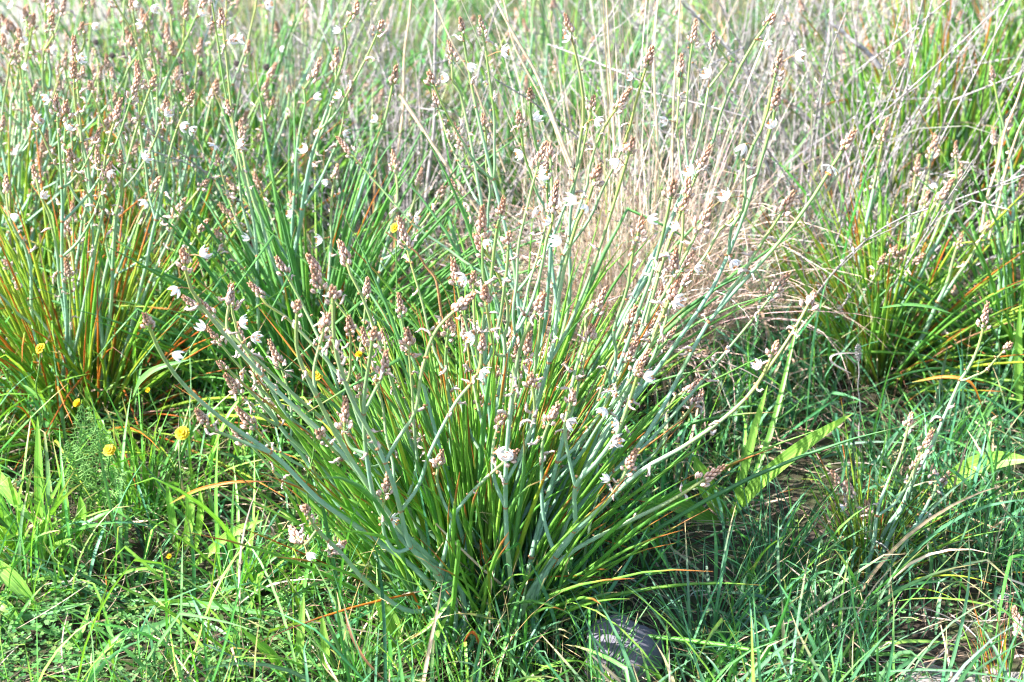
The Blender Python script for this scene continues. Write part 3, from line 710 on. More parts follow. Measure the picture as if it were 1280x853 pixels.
# ------------------------------------------------------------------ dry tussock, dry shrubs, single dry stems
def straw_tussock():
    b = on_ground(792, 462); rg = np.random.default_rng(300)
    p = empty('dry_grass_tussock', b, 'pinkish straw tussock of curling dead grass right of centre', 'dry grass')
    base_meshes = []
    for i in range(26):
        mb = MB(); curl = i % 2 == 0
        P, D = curves(1, rg.uniform(0.45, 0.82) if not curl else rg.uniform(0.3, 0.55), [0.0], [rg.uniform(2.2, 6.0) if curl else rg.uniform(0.1, 0.8)], [0.0], [rg.normal(0, 1.2 if curl else 0.3)], 18 if curl else 10, rg, kink=0.25, pw=2.2 if curl else 1.4)
        c = pick(rg, 1, [(0.44, 0.325, 0.28), (0.38, 0.265, 0.22), (0.50, 0.43, 0.39)], [4, 3, 2], 0.1)
        ribbons(mb, np.zeros((1, 3)), P, D, rg.uniform(0.0014, 0.0030), c, rg)
        base_meshes.append(mb.mesh('blade', M['straw']))
    for i in range(200):
        an = rg.uniform(0, 6.283); f = rg.random(); r_ = 0.12 * math.sqrt(f)
        x, y = r_ * math.cos(an), r_ * 0.8 * math.sin(an)
        obj('blade', base_meshes[int(rg.integers(26))], p, (x, y, float(ground_h(b[0] + x, b[1] + y)) - b[2] - 0.005), rot=(0, R(1 + 14 * f + rg.normal(0, 4)), an + rg.normal(0, 0.7)), scale=rg.uniform(0.7, 1.2))
    # the fine tangle inside the tussock
    mb = MB(); n = 1500
    an = rg.uniform(0, 6.283, n); r_ = 0.13 * np.sqrt(rg.random(n))
    root = np.stack([r_ * np.cos(an), r_ * np.sin(an), np.zeros(n)], -1)
    P, D = curves(n, rg.uniform(0.2, 0.62, n), rg.uniform(0.02, 0.7, n), rg.normal(1.2, 1.4, n), an + rg.normal(0, 1, n), rg.normal(0, 1.8, n), 10, rg, kink=0.25)
    ribbons(mb, root, P, D, rg.uniform(0.001, 0.0022, n), pick(rg, n, [(0.48, 0.36, 0.31), (0.40, 0.275, 0.23), (0.52, 0.45, 0.41), (0.24, 0.18, 0.16)], [4, 3, 3, 1], 0.15), rg)
    kind(obj('fine_blades', mb.mesh('fine_blades', M['straw']), p), 'stuff')
straw_tussock()

def dry_shrub(px, py, label, n, H, lean, seed, dirn=None, rad=0.14):
    b = on_ground(px, py); rg = np.random.default_rng(seed)
    p = empty('dry_shrub', b, label, 'dry plant', 'grey dry plants in the background')
    ms = []
    for i in range(18):
        mb = MB(); P, D = curves(1, rg.uniform(*H), [0.0], [rg.uniform(-0.2, 0.7)], [0.0], [rg.normal(0, 0.6)], 10, rg, kink=0.25)
        tube(mb, P[0], np.linspace(0.0024, 0.0011, 10), 4)
        for k in range(int(rg.integers(8, 20))):      # knobbly old seed whorls up the stem
            f = rg.uniform(0.45, 1.0); q = P[0][int(f * 9)] * (1 - (f * 9) % 1) + P[0][min(9, int(f * 9) + 1)] * ((f * 9) % 1)
            a_ = rg.uniform(0, 6.28); ellipsoid(mb, q, (math.cos(a_), math.sin(a_), 0.7), rg.uniform(0.0014, 0.003), rg.uniform(0.004, 0.008), (1, 1, 1), seg=5, rings=3)
        for k in range(3):
            f = int(rg.integers(3, 8)); a_ = rg.uniform(0, 6.28); d = np.array([math.cos(a_) * .6, math.sin(a_) * .6, 0.8])
            tube(mb, [P[0][f], P[0][f] + d * 0.05, P[0][f] + d * 0.09 + np.array([0, 0, .03])], [0.0011, 0.0009, 0.0005], 3)
        ms.append(mb.mesh('stem', M['grey_stem']))
    for i in range(n):
        an = rg.uniform(0, 6.283); f = rg.random(); r_ = rad * math.sqrt(f)
        a2 = an if dirn is None else dirn + rg.normal(0, 0.6)
        x, y = r_ * math.cos(an), r_ * math.sin(an)
        obj('stem', ms[int(rg.integers(18))], p, (x, y, float(ground_h(b[0] + x, b[1] + y)) - b[2] - 0.005), rot=(0, R(lean * (0.2 + f) + rg.normal(0, 4)), a2 + rg.normal(0, 0.5)), scale=rg.uniform(0.75, 1.15))
dry_shrub(985, 400, 'grey dry plant of knobbly stems just right of the straw tussock', 52, (0.4, 0.8), 34, 401, rad=0.2)
dry_shrub(1085, 300, 'grey dry plant of dense leaning stems in the upper right background', 80, (0.45, 0.9), 36, 402, rad=0.25)
dry_shrub(905, 230, 'far grey dry plant at the top, behind the straw tussock', 70, (0.45, 0.9), 34, 403, rad=0.28)
dry_shrub(520, 330, 'dark grey dry plant tangled behind the upright stalks at top centre', 70, (0.35, 0.7), 40, 404, rad=0.22)
dry_shrub(380, 200, 'grey dry plant in the upper left background between green stalks', 70, (0.4, 0.8), 30, 405, rad=0.3)
dry_shrub(1230, 180, 'grey dry plant at the top right corner behind green leaves', 60, (0.45, 0.9), 34, 406, rad=0.3)

def dry_stem(label, pts, r, mat='tan_stem', name='dry_straw', cat='dry stem', head=None):
    P = np.array([at(*q) for q in pts]); rg = np.random.default_rng(int(abs(pts[0][0]) * 7 + pts[0][1]))
    b = P[0].copy(); n = 24
    t = np.linspace(0, len(P) - 1, n); Q = np.stack([np.interp(t, np.arange(len(P)), P[:, k]) for k in range(3)], -1)
    for _ in range(2): Q[1:-1] = (Q[:-2] + 2 * Q[1:-1] + Q[2:]) / 4
    p = empty(name, b, label, cat, 'single dry stems')
    mb = MB(); s = np.linspace(0, 1, n); tube(mb, wobble(Q, 0.002, rg) - b, r * (1 - 0.45 * s) * (1 + 0.15 * (np.arange(n) % 7 == 3)), 6)
    obj('stem', mb.mesh('stem', M[mat]), p)
    if head:
        mb = MB(); d = Q[-1] - Q[-3]; d /= np.linalg.norm(d)
        for k in range(46):
            f = k / 45; an = k * 2.4; a_ = np.cross(d, [0.2, 1, 0.1]); a_ /= np.linalg.norm(a_); b_ = np.cross(d, a_)
            o_ = a_ * math.cos(an) + b_ * math.sin(an)
            rr = head[1] * math.sin(math.pi * (0.1 + 0.85 * f)) ** 0.6
            ellipsoid(mb, Q[-1] - b - d * 0.006 + d * head[0] * f + o_ * rr * 0.55, d * 0.7 + o_, rr * 0.5, rr * 1.1, (1, 1, 1), seg=4, rings=3)
        obj('seed_head', mb.mesh('seed_head', M[head[2]]), p)
    return p
dry_stem('thick grey dry stick standing upright at top centre', [(528, 300, 2.95), (540, 180, 2.93), (545, 60, 2.92), (544, -40, 2.92)], 0.0042, 'grey_stem', 'dry_stick')
dry_stem('slanting tan dry stem just left of the thick grey stick', [(493, 300, 3.0), (502, 130, 3.0), (516, -40, 3.0)], 0.0034)
dry_stem('pale bent straw falling to the right below the thick grey stick', [(500, 118, 2.62), (530, 165, 2.6), (565, 215, 2.58), (612, 285, 2.56), (640, 330, 2.55)], 0.0034)
dry_stem('long broad straw slanting from the top edge to the straw tussock', [(735, 260, 2.5), (700, 165, 2.52), (655, 70, 2.55), (606, -30, 2.58)], 0.0036)
dry_stem('long thin straw crossing close beside the broad slanting one', [(722, 235, 2.54), (690, 150, 2.56), (640, 50, 2.58), (622, -30, 2.6)], 0.0024)
dry_stem('thin straw curving down from the top left of the thick grey stick', [(632, 215, 2.6), (585, 85, 2.6), (560, 45, 2.6), (535, -20, 2.62)], 0.002)
dry_stem('tall tan straw standing at the left side of the straw tussock top', [(775, 330, 2.75), (768, 150, 2.75), (756, -30, 2.75)], 0.0028)
dry_stem('tall tan straw standing over the middle of the straw tussock', [(815, 330, 2.75), (822, 160, 2.75), (815, 60, 2.75), (828, -30, 2.75)], 0.0026)
dry_stem('tall tan straw with pinkish stalk above the right of the tussock', [(842, 330, 2.7), (840, 160, 2.7), (851, -10, 2.7)], 0.0026)
dry_stem('bent dry cane along the right edge, the inner of the two', [(1226, 290, 2.6), (1240, 225, 2.6), (1262, 150, 2.6), (1282, 95, 2.6)], 0.0030)
dry_stem('bent dry cane along the right edge, the outer of the two', [(1236, 300, 2.64), (1256, 220, 2.64), (1272, 165, 2.64), (1290, 130, 2.64)], 0.0026)
dry_stem('pale woolly dead spike lying slanted among stems in the upper right', [(1100, 85, 3.1), (1080, 62, 3.1), (1060, 44, 3.1), (1036, 28, 3.1)], 0.006, 'grey_stem')
dry_stem('thin upright stem with a grey seed spike, left of the splayed leaves', [(1075, 575, 2.32), (1074, 500, 2.33), (1073, 447, 2.33)], 0.0014, 'grey_stem', 'plantain_spike', 'dry stem', (0.030, 0.0042, 'grey_stem'))
dry_stem('thin white stem with a grey woolly tip above the bare soil', [(1135, 856, 1.74), (1200, 795, 1.80), (1252, 750, 1.84)], 0.0013, 'grey_stem', 'plantain_spike', 'dry stem', (0.018, 0.0045, 'grey_stem'))
dry_stem('dark brown dry stalk arching inside the middle clump top', [(552, 395, 2.15), (546, 350, 2.15), (520, 315, 2.15), (482, 290, 2.15)], 0.0022, 'node')
dry_stem('long brown stalk lying across the base of the middle clump', [(688, 768, 1.86), (650, 745, 1.80), (600, 710, 1.76), (545, 655, 1.75)], 0.0024, 'tan_stem')

def seed_plant(label, base, heads, seed):
    b = on_ground(*base); rg = np.random.default_rng(seed)
    p = empty('dry_seed_plant', b, label, 'dry plant')
    for (px, py) in heads:
        T = at(px, py, b[1] + rg.uniform(-0.1, 0.1)); mb = MB()
        P = wobble(bez(b, b + (T - b) * 0.5 + rg.normal(0, 0.04, 3), T, 16), 0.01, rg); tube(mb, P - b, np.linspace(0.0019, 0.0012, 16), 5)
        st = obj('stem', mb.mesh('stem', M['grey_stem']), p)
        mb = MB()
        for k in range(26):
            z = 1 - 2 * (k + .5) / 26; an = k * 2.4; d = np.array([math.cos(an) * math.sqrt(1 - z * z), math.sin(an) * math.sqrt(1 - z * z), z])
            ellipsoid(mb, d * 0.003, d, 0.0026, 0.0075, (1, 1, 1), seg=5, rings=3)
        obj('seed_head', mb.mesh('seed_head', M['dark_seed']), st, P[-1] - b, scale=rg.uniform(0.6, 0.9))
seed_plant('dry plant with small black seed heads in the upper left background', (190, 330), [(120, 53), (140, 70), (157, 68), (136, 81), (205, 45), (226, 78), (229, 91), (250, 92), (228, 184), (296, 80), (333, 84), (159, 118)], 501)

# ------------------------------------------------------------------ broad-leaved plantains and explicit blades
def broad_leaf(pts, wid, rg, org, fold=0.35, mat='plantain', n=14, up=0.5):
    P = np.array([at(*q) for q in pts]); t = np.linspace(0, len(P) - 1, n)
    Q = np.stack([np.interp(t, np.arange(len(P)), P[:, k]) for k in range(3)], -1)
    for _ in range(3): Q[1:-1] = (Q[:-2] + 2 * Q[1:-1] + Q[2:]) / 4
    T = np.gradient(Q, axis=0); T /= np.linalg.norm(T, axis=1)[:, None]
    face = np.array([-0.2, -0.75, up]); side = np.cross(T, face); side /= np.linalg.norm(side, axis=1)[:, None]; nor = np.cross(side, T)
    s = np.linspace(0, 1, n); prof = np.clip(np.sin(np.pi * np.clip(s ** 0.85 * 0.97 + 0.03, 0, 1)) ** 0.75, 0.16 * (s < 0.5), 1)
    V, U, S = [], [], []
    for k in range(n):
        for u in np.linspace(-1, 1, 7):
            V.append(Q[k] - org + side[k] * u * wid * prof[k] * 0.5 + nor[k] * abs(u) * wid * prof[k] * 0.5 * fold); U.append(u / 2 + .5); S.append(s[k])
    q = [[k * 7 + j, k * 7 + j + 1, (k + 1) * 7 + j + 1, (k + 1) * 7 + j] for k in range(n - 1) for j in range(6)]
    mb = MB(); mb.add(V, q, S, U); return mb.mesh('leaf', M[mat])
def plantain(label, base, leaves, seed):
    b = on_ground(*base); rg = np.random.default_rng(seed)
    p = empty('plantain', b, label, 'broad-leaved weed', 'broad-leaved plantains')
    for pts, wd in leaves: obj('leaf', broad_leaf(pts, wd, rg, b), p)
plantain('plantain with a long bright leaf reaching right, in the shade right of the middle clump', (915, 655),
    [([(905, 655, 2.10), (950, 600, 2.02), (1010, 552, 1.94), (1066, 517, 1.88)], 0.021), ([(915, 650, 2.12), (930, 590, 2.12), (945, 530, 2.12), (960, 480, 2.13)], 0.013),
     ([(905, 650, 2.12), (880, 600, 2.1), (868, 570, 2.1)], 0.028), ([(925, 640, 2.14), (965, 540, 2.2), (1000, 390, 2.3)], 0.009), ([(900, 655, 2.1), (850, 630, 2.05), (800, 625, 2.0)], 0.026)], 601)
plantain('plantain with a broad leaf pointing to the right edge', (1165, 620),
    [([(1170, 615, 2.2), (1210, 585, 2.18), (1250, 573, 2.15), (1290, 575, 2.12)], 0.032), ([(1160, 620, 2.2), (1120, 600, 2.2), (1095, 600, 2.2)], 0.02)], 602)
plantain('plantain with a single ribbed leaf hanging at the foot of the middle clump', (500, 830),
    [([(498, 815, 1.76), (490, 775, 1.745), (468, 742, 1.74)], 0.026), ([(505, 828, 1.76), (540, 800, 1.72), (560, 770, 1.72)], 0.014)], 603)
plantain('plantain with an upright pale leaf at the left, below the feathery herb', (75, 700),
    [([(72, 730, 2.0), (82, 680, 1.99), (84, 640, 1.99), (80, 605, 2.0)], 0.017), ([(50, 690, 2.02), (50, 600, 2.02), (47, 520, 2.03)], 0.016), ([(95, 690, 2.0), (105, 640, 1.98), (100, 620, 1.98)], 0.016)], 604)
plantain('plantain with yellow-green leaves at the left edge', (-20, 800),
    [([(-30, 570, 2.0), (5, 605, 1.96), (42, 655, 1.93)], 0.022), ([(-30, 690, 1.86), (20, 725, 1.83), (52, 770, 1.82)], 0.024), ([(-30, 735, 1.84), (10, 760, 1.8), (35, 790, 1.79)], 0.02)], 605)
plantain('plantain with a tall broad leaf at the right edge', (1285, 520),
    [([(1275, 520, 2.4), (1272, 450, 2.4), (1275, 380, 2.4)], 0.015), ([(1290, 520, 2.4), (1300, 450, 2.4), (1310, 390, 2.4)], 0.017)], 606)
plantain('plantain with sunlit leaves between the yellow flowers and the middle clump', (235, 700),
    [([(222, 690, 2.0), (215, 640, 2.0), (208, 600, 2.0)], 0.013), ([(232, 690, 2.0), (240, 640, 1.98), (234, 605, 1.98)], 0.016), ([(245, 690, 2.0), (252, 640, 2.0), (250, 610, 2.0)], 0.012), ([(240, 710, 1.97), (290, 665, 1.95), (330, 650, 1.93)], 0.014)], 607)
plantain('plantain with pale leaves at the bottom edge, left of the middle clump', (390, 850),
    [([(405, 862, 1.72), (408, 810, 1.72), (402, 765, 1.72)], 0.013), ([(372, 862, 1.72), (376, 800, 1.72), (380, 740, 1.73)], 0.012), ([(360, 870, 1.72), (345, 820, 1.70), (300, 785, 1.69)], 0.014)], 608)

def tuft(label, base, n, L, seed, cols, wts, lean=(20, 75), w=(0.002, 0.0036), name='grass_tuft', bend=(0.3, 1.2), scale=(0.7, 1.2)):
    b = on_ground(*base); rg = np.random.default_rng(seed)
    p = empty(name, b, label, 'grass tuft', 'grass tufts')
    for i in range(n):
        mb = MB(); P, D = curves(1, rg.uniform(*L), [R(rg.uniform(*lean))], [rg.uniform(*bend) * 0.6], [rg.uniform(0, 6.283)], [rg.normal(0, 0.4)], 9, rg, kink=0.2)
        ribbons(mb, np.array([[rg.normal(0, .012), rg.normal(0, .012), -0.004]]), P, D, rg.uniform(*w), pick(rg, 1, cols, wts, 0.12), rg, tipcol=((0.5, 0.36, 0.2), [float(rg.random() < 0.4)]))
        obj('blade', mb.mesh('blade', M['grass']), p)
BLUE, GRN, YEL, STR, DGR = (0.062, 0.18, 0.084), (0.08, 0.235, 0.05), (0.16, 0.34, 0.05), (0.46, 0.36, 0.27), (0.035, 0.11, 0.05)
tuft('sprawling grass tuft with pale straw blades at the bottom, left of the bare soil', (1050, 838), 55, (0.12, 0.26), 701, [BLUE, GRN, STR], [4, 4, 3], (35, 84))
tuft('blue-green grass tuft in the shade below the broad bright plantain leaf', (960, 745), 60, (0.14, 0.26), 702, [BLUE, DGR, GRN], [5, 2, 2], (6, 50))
tuft('upright grass tuft in front of the stone', (758, 862), 64, (0.08, 0.18), 703, [BLUE, GRN, YEL], [4, 3, 1], (4, 50))
tuft('long blue-green grass tuft leaning over the middle clump base', (655, 800), 70, (0.14, 0.24), 704, [BLUE, (0.1, 0.22, 0.12)], [4, 3], (2, 45), w=(0.0035, 0.006))
tuft('flattened wide-bladed grass tuft at lower left', (170, 760), 46, (0.14, 0.28), 705, [BLUE, (0.12, 0.24, 0.10), GRN], [4, 3, 2], (40, 86), w=(0.003, 0.0075))
tuft('sunlit yellow-green grass tuft between the yellow flowers', (180, 650), 70, (0.14, 0.26), 706, [YEL, GRN], [5, 3], (4, 50), w=(0.003, 0.006))
tuft('grass tuft of fine dark blades at the right edge', (1240, 700), 60, (0.12, 0.24), 707, [DGR, BLUE, GRN], [3, 4, 2], (10, 70))
tuft('pale broad grass tuft at the bottom edge below the middle clump', (440, 860), 46, (0.10, 0.2), 708, [(0.14, 0.26, 0.1), GRN, BLUE], [3, 3, 2], (5, 65), w=(0.003, 0.006))

def lone_blade(label, pts, wd, mat, name='fallen_grass'):
    P = at(*pts[0]); rg = np.random.default_rng(1)
    o = obj(name, broad_leaf(pts, wd, rg, P, n=16, up=0.7, mat=mat), None, P)
    o['label'] = label; o['category'] = 'grass blade'; o['group'] = 'single long blades'; o['kind'] = 'thing'
lone_blade('long dark green blade lying flat across the lower left grass', [(163, 750, 1.86), (230, 753, 1.84), (300, 762, 1.82), (378, 774, 1.80)], 0.009, 'leaf_blue')
lone_blade('rounded green blade entering low from the left edge above the clover', [(-40, 780, 1.82), (20, 773, 1.81), (70, 763, 1.80), (112, 753, 1.79)], 0.009, 'leaf_blue')
lone_blade('wide blue-green blade slanting up right in the lower left', [(112, 815, 1.78), (160, 793, 1.77), (200, 783, 1.78), (232, 762, 1.80)], 0.012, 'leaf_blue')
lone_blade('pale curved blade at the lower left above the clover', [(62, 815, 1.77), (85, 812, 1.76), (103, 790, 1.77), (113, 755, 1.79)], 0.011, 'plantain')
lone_blade('orange dry blade arching at left between yellow flowers and stalks', [(212, 630, 1.92), (245, 612, 1.90), (290, 602, 1.88), (345, 602, 1.88)], 0.0045, 'leaf_orange')
lone_blade('orange blade arched over in the dark gap at right', [(1140, 478, 2.25), (1180, 470, 2.22), (1215, 475, 2.2), (1229, 512, 2.2)], 0.005, 'leaf_orange')
lone_blade('pale bluish blade bent flat below the splayed right asphodel', [(1100, 385, 2.3), (1135, 380, 2.3), (1165, 384, 2.3), (1192, 393, 2.3)], 0.005, 'leaf_blue')
lone_blade('whitish dead blade curled into a hook left of the splayed right asphodel', [(1064, 467, 2.25), (1040, 455, 2.22), (1036, 446, 2.22), (1050, 441, 2.24), (1078, 442, 2.26)], 0.0035, 'withered')
lone_blade('blue-green blade bent over beside the leftmost white flower', [(166, 497, 2.1), (176, 475, 2.06), (195, 460, 2.04), (240, 449, 2.04)], 0.010, 'leaf_blue')
lone_blade('slim green blade hanging just right of the ribbed leaf below the middle clump', [(570, 742, 1.72), (555, 760, 1.70), (535, 785, 1.69), (512, 800, 1.69)], 0.006, 'leaf_green')
lone_blade('brown dry blade curving along the ground in front of the middle clump', [(430, 755, 1.70), (437, 790, 1.67), (455, 825, 1.655), (490, 860, 1.65)], 0.004, 'leaf_dead')

tuft('bright broad-bladed grass tuft at the left edge, above the clover', (30, 720), 40, (0.12, 0.24), 712, [YEL, (0.18, 0.34, 0.05), GRN], [4, 4, 2], (5, 55), w=(0.005, 0.010))
tuft('bright broad-bladed grass tuft just left of the low front flower stalks', (300, 740), 46, (0.12, 0.24), 713, [YEL, GRN, BLUE], [3, 3, 2], (10, 70), w=(0.004, 0.008))
tuft('fine green grass tuft pressed against the left foot of the middle clump', (530, 800), 70, (0.10, 0.22), 709, [BLUE, GRN, YEL], [3, 4, 2], (10, 75), w=(0.0025, 0.005))
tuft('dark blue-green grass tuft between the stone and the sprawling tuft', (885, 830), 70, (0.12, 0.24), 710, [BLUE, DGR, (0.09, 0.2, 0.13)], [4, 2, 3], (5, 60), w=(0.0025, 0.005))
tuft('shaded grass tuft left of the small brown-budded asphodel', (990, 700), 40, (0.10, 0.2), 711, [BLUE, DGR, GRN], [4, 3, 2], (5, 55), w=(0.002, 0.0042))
# ------------------------------------------------------------------ yellow flowers, feathery herb, pink petal, stone
def yellow_mesh(seed, closed=False):
    rg = np.random.default_rng(seed); mb = MB()
    for row, (n, L, th) in enumerate([(17, 0.0088, 82), (15, 0.0070, 66), (11, 0.005, 42)]):
        for i in range(n):
            an = i * 6.283 / n + row * 0.2 + rg.normal(0, 0.04); thx = R(th + rg.normal(0, 6)) * (0.45 if closed else 1)
            e = np.array([math.cos(an) * math.sin(thx), math.sin(an) * math.sin(thx), math.cos(thx)]); g = np.array([-math.sin(an), math.cos(an), 0])
            V, q = [], []
            for k, (f, wd) in enumerate([(0.12, .0010), (.5, .0017), (.9, .0017), (1.0, .0010)]):
                c = e * L * f + np.array([0, 0, 0.001 + 0.0012 * row - 0.0012 * f * f])
                V += [c - g * wd, c + g * wd]
            q = [[0, 1, 3, 2], [2, 3, 5, 4], [4, 5, 7, 6]]
            mb.add(V, q, 0, 0)
    for k in range(40):
        rr = 0.0036 * math.sqrt(k / 40); an = k * 2.4
        ellipsoid(mb, (rr * math.cos(an), rr * math.sin(an), 0.002), (rr * math.cos(an) * 60, rr * math.sin(an) * 60, 1), 0.0006, 0.0028, (1, 1, 1), mat=1, seg=4, rings=2)
    ellipsoid(mb, (0, 0, -0.006), (0, 0, 1), 0.0038, 0.0085, (1, 1, 1), mat=2, seg=7, rings=4)
    return mb.mesh('flower_head', [M['yellow'], M['yellow_disc'], M['herb']])
YH = [yellow_mesh(80), yellow_mesh(81), yellow_mesh(82, True)]
def yellow_flower(label, px, py, Y, base, hd=0, sc=1.0, seed=0):
    T = at(px, py, Y); b = on_ground(*base); rg = np.random.default_rng(900 + seed)
    p = empty('yellow_flower', b, label, 'yellow flower', 'yellow flowers in the grass')
    P = wobble(bez(b, b + (T - b) * 0.5 + rg.normal(0, 0.02, 3), T, 14), 0.006, rg)
    mb = MB(); tube(mb, P - b, np.linspace(0.0015, 0.0011, 14), 5)
    st = obj('stem', mb.mesh('stem', M['herb']), p)
    obj('flower_head', YH[hd], st, T - b, quat=quat_along((-0.3 + rg.normal(0, .3), -0.7 + rg.normal(0, .25), 0.8), rg.uniform(0, 6)), scale=sc * 1.2)
    for k in range(3):
        an = rg.uniform(0, 6.28); i = 2 + 3 * k; mb = MB()
        Pc, D = curves(1, 0.04, [R(50)], [0.6], [an], [0.2], 6, rg); ribbons(mb, (P[i] - b)[None], Pc, D, 0.006, np.array([[0.11, 0.25, 0.05]]), rg)
        obj('leaf', mb.mesh('leaf', M['grass']), p)
yellow_flower('largest yellow flower, fully open with fringed rays, left of the fanned stalks', 228, 542, 2.02, (240, 690), 0, 1.05, 1)
yellow_flower('yellow flower on the right tip of the feathery herb', 137, 563, 1.98, (135, 690), 1, 0.92, 2)
yellow_flower('yellow flower above the feathery herb', 100, 507, 2.05, (115, 640), 2, 1.0, 3)
yellow_flower('yellow flower highest at the left edge among orange leaves', 51, 436, 2.12, (60, 620), 1, 0.85, 4)
yellow_flower('yellow flower among blue-green stalks left of centre', 397, 470, 1.86, (400, 770), 1, 0.75, 5)
yellow_flower('small yellow flower just above and right of the one among blue-green stalks', 451, 445, 1.88, (455, 770), 2, 0.75, 6)
yellow_flower('yellow flower at the top middle near the dry sticks', 494, 285, 2.2, (500, 610), 1, 0.8, 7)
yellow_flower('half-closed orange-yellow flower between the orange leaves and stalks', 186, 489, 2.12, (190, 640), 2, 0.6, 8)
yellow_flower('closed yellow bud low in the grass at lower left', 213, 697, 1.92, (215, 760), 2, 0.6, 9)

def feather_herb():
    b = on_ground(112, 668); rg = np.random.default_rng(77)
    p = empty('feathery_herb', b, 'feathery pale green herb with finely divided fronds at the left, under a yellow flower', 'herb')
    tips = [(106, 512, 2.0), (132, 540, 1.97), (88, 556, 1.95), (152, 590, 1.95)]
    for (px, py, Y) in tips:
        T = at(px, py, Y); mb = MB(); P = bez(b, b + (T - b) * 0.5 + np.array([0, 0, 0.02]), T, 26); tube(mb, P - b, np.linspace(0.0014, 0.0005, 26), 4)
        for i in range(6, 26):
            T_ = P[i] - P[i - 1]; T_ /= np.linalg.norm(T_)
            for sd in (-1, 1):
                e = np.cross(T_, [0.1, -0.9, 0.3]) * sd + T_ * 0.6 + rg.normal(0, 0.12, 3); e /= np.linalg.norm(e)
                L = 0.024 * math.sin(math.pi * min(1, (i - 5) / 22) ** 0.8) + 0.004
                tube(mb, [P[i] - b, P[i] - b + e * L * .5, P[i] - b + e * L], [0.0010, 0.0008, 0.0005], 4)
                for f in (0.4, 0.7):
                    for s2 in (-1, 1):
                        d2 = e * 0.7 + np.cross(e, [0.1, -0.9, 0.3]) * s2 * 0.8; q0 = P[i] - b + e * L * f
                        tube(mb, [q0, q0 + d2 * L * 0.32], [0.0008, 0.0005], 3)
        obj('frond', mb.mesh('frond', M['feather']), p)
feather_herb()

def pink_petal():
    b = at(10, 792, 1.80); p = empty('pink_bud', b - np.array([0, 0, 0.03]), 'small magenta flower bud at the lower left edge among clover', 'flower bud')
    mb = MB(); ellipsoid(mb, (0, 0, 0.02), (0.1, 0, 1), 0.003, 0.014, (1, 1, 1)); obj('petals', mb.mesh('petals', M['pink']), p)
    mb = MB(); tube(mb, [(0, 0, -0.04), (0.002, 0, 0), (0, 0, 0.022)], [0.001] * 3, 4); obj('stem', mb.mesh('stem', M['herb']), p)
pink_petal()

def stone():
    b = on_ground(775, 832); mb = MB(); rg = np.random.default_rng(5)
    nu, nv = 48, 26
    u = np.linspace(0, 2 * math.pi, nu + 1); v = np.linspace(0.02, math.pi - 0.02, nv)
    U, V = np.meshgrid(u, v, indexing='ij')
    D = np.stack([np.sin(V) * np.cos(U), np.sin(V) * np.sin(U), np.cos(V)], -1)
    r = np.ones(U.shape)
    for k in range(15):      # planes cut a blocky, weathered shape
        n = rg.normal(0, 1, 3); n /= np.linalg.norm(n); h = rg.uniform(0.68, 0.94)
        d = D @ n; r = np.where(d > 0.05, np.minimum(r, h / np.maximum(d, 0.05)), r)
    for k in range(7):
        kx = rg.normal(0, 5 + 2 * k, 3); r += 0.018 * np.sin(D @ kx + rg.uniform(0, 6)) / (1 + 0.3 * k)
    X = D * r[..., None] * np.array([0.064, 0.060, 0.056]) + np.array([0, 0, 0.020])
    i, j = np.meshgrid(np.arange(nu), np.arange(nv - 1), indexing='ij')
    q = np.stack([i * nv + j, i * nv + j + 1, (i + 1) * nv + j + 1, (i + 1) * nv + j], -1)
    mb.add(X, q, 0, 0)
    o = obj('stone', mb.mesh('stone', M['stone']), None, b)
    o['label'] = 'rounded grey-purple stone half hidden in grass at the bottom edge'; o['category'] = 'stone'
stone()

# ------------------------------------------------------------------ grass, clover and litter: nobody could count them
def scatter(n, x0, x1, y0, y1, rng, dens=None):
    x = rng.uniform(x0, x1, n); y = rng.uniform(y0, y1, n)
    if dens is not None:
        k = rng.random(n) < dens(x, y); x, y = x[k], y[k]
    return np.stack([x, y, ground_h(x, y) - 0.004], -1)
def patchy(x, y, f=1.0, ph=0.0):
    return 0.5 + 0.25 * np.sin(4.1 * f * x + 1.3 + ph) * np.cos(3.3 * f * y + ph) + 0.25 * np.sin(9.7 * f * x - 6.1 * f * y + ph)
soil_c = on_ground(1205, 838); stone_c = on_ground(775, 838)
CLEAR = [(*on_ground(1085, 700)[:2], 0.16), (*on_ground(1000, 640)[:2], 0.14)]
def dens_near(x, y):
    d = np.hypot((x - soil_c[0]) / 0.16, (y - soil_c[1]) / 0.09)
    st = np.hypot(x - stone_c[0], y - stone_c[1])
    for (cx, cy, r0) in CLEAR: d = np.minimum(d, 0.45 + np.hypot(x - cx, y - cy) / r0)
    return np.clip(d - 0.45, 0.03, 1) * np.where(st < 0.060, 0.0, 1) * (0.55 + 0.45 * patchy(x, y))
def tone(root, rng, left=1.0):
    """grass colours with painted light: sunny yellow to the left, shaded blue to the right"""
    x = root[:, 0]; n = len(root)
    a = pick(rng, n, [GRN, YEL, BLUE, STR, (0.13, 0.26, 0.09)], [5, 4, 2, 0.9, 2])
    b = pick(rng, n, [BLUE, GRN, DGR, STR, (0.10, 0.22, 0.11)], [5, 3, 2, 1.0, 3])
    f = np.clip(0.5 + x * 1.1 + rng.normal(0, 0.25, n), 0, 1) > rng.random(n)  # paints the shade at right into the blades as a cooler, darker mix
    return np.where(f[:, None], b, a)
rg = np.random.default_rng(1)
mb = MB()
def clump_dens(x, y):
    mat_ = 1 - 0.75 * np.exp(-((x + 0.62) / 0.30) ** 2 - ((y - 1.74) / 0.14) ** 2)
    return mat_ * dens_near(x, y) * np.clip(-0.25 + 1.6 * patchy(x, y, 1.7, 1.0), 0.12, 1)
root = scatter(15000, -1.25, 1.25, 1.42, 2.75, rg, clump_dens); n = len(root)
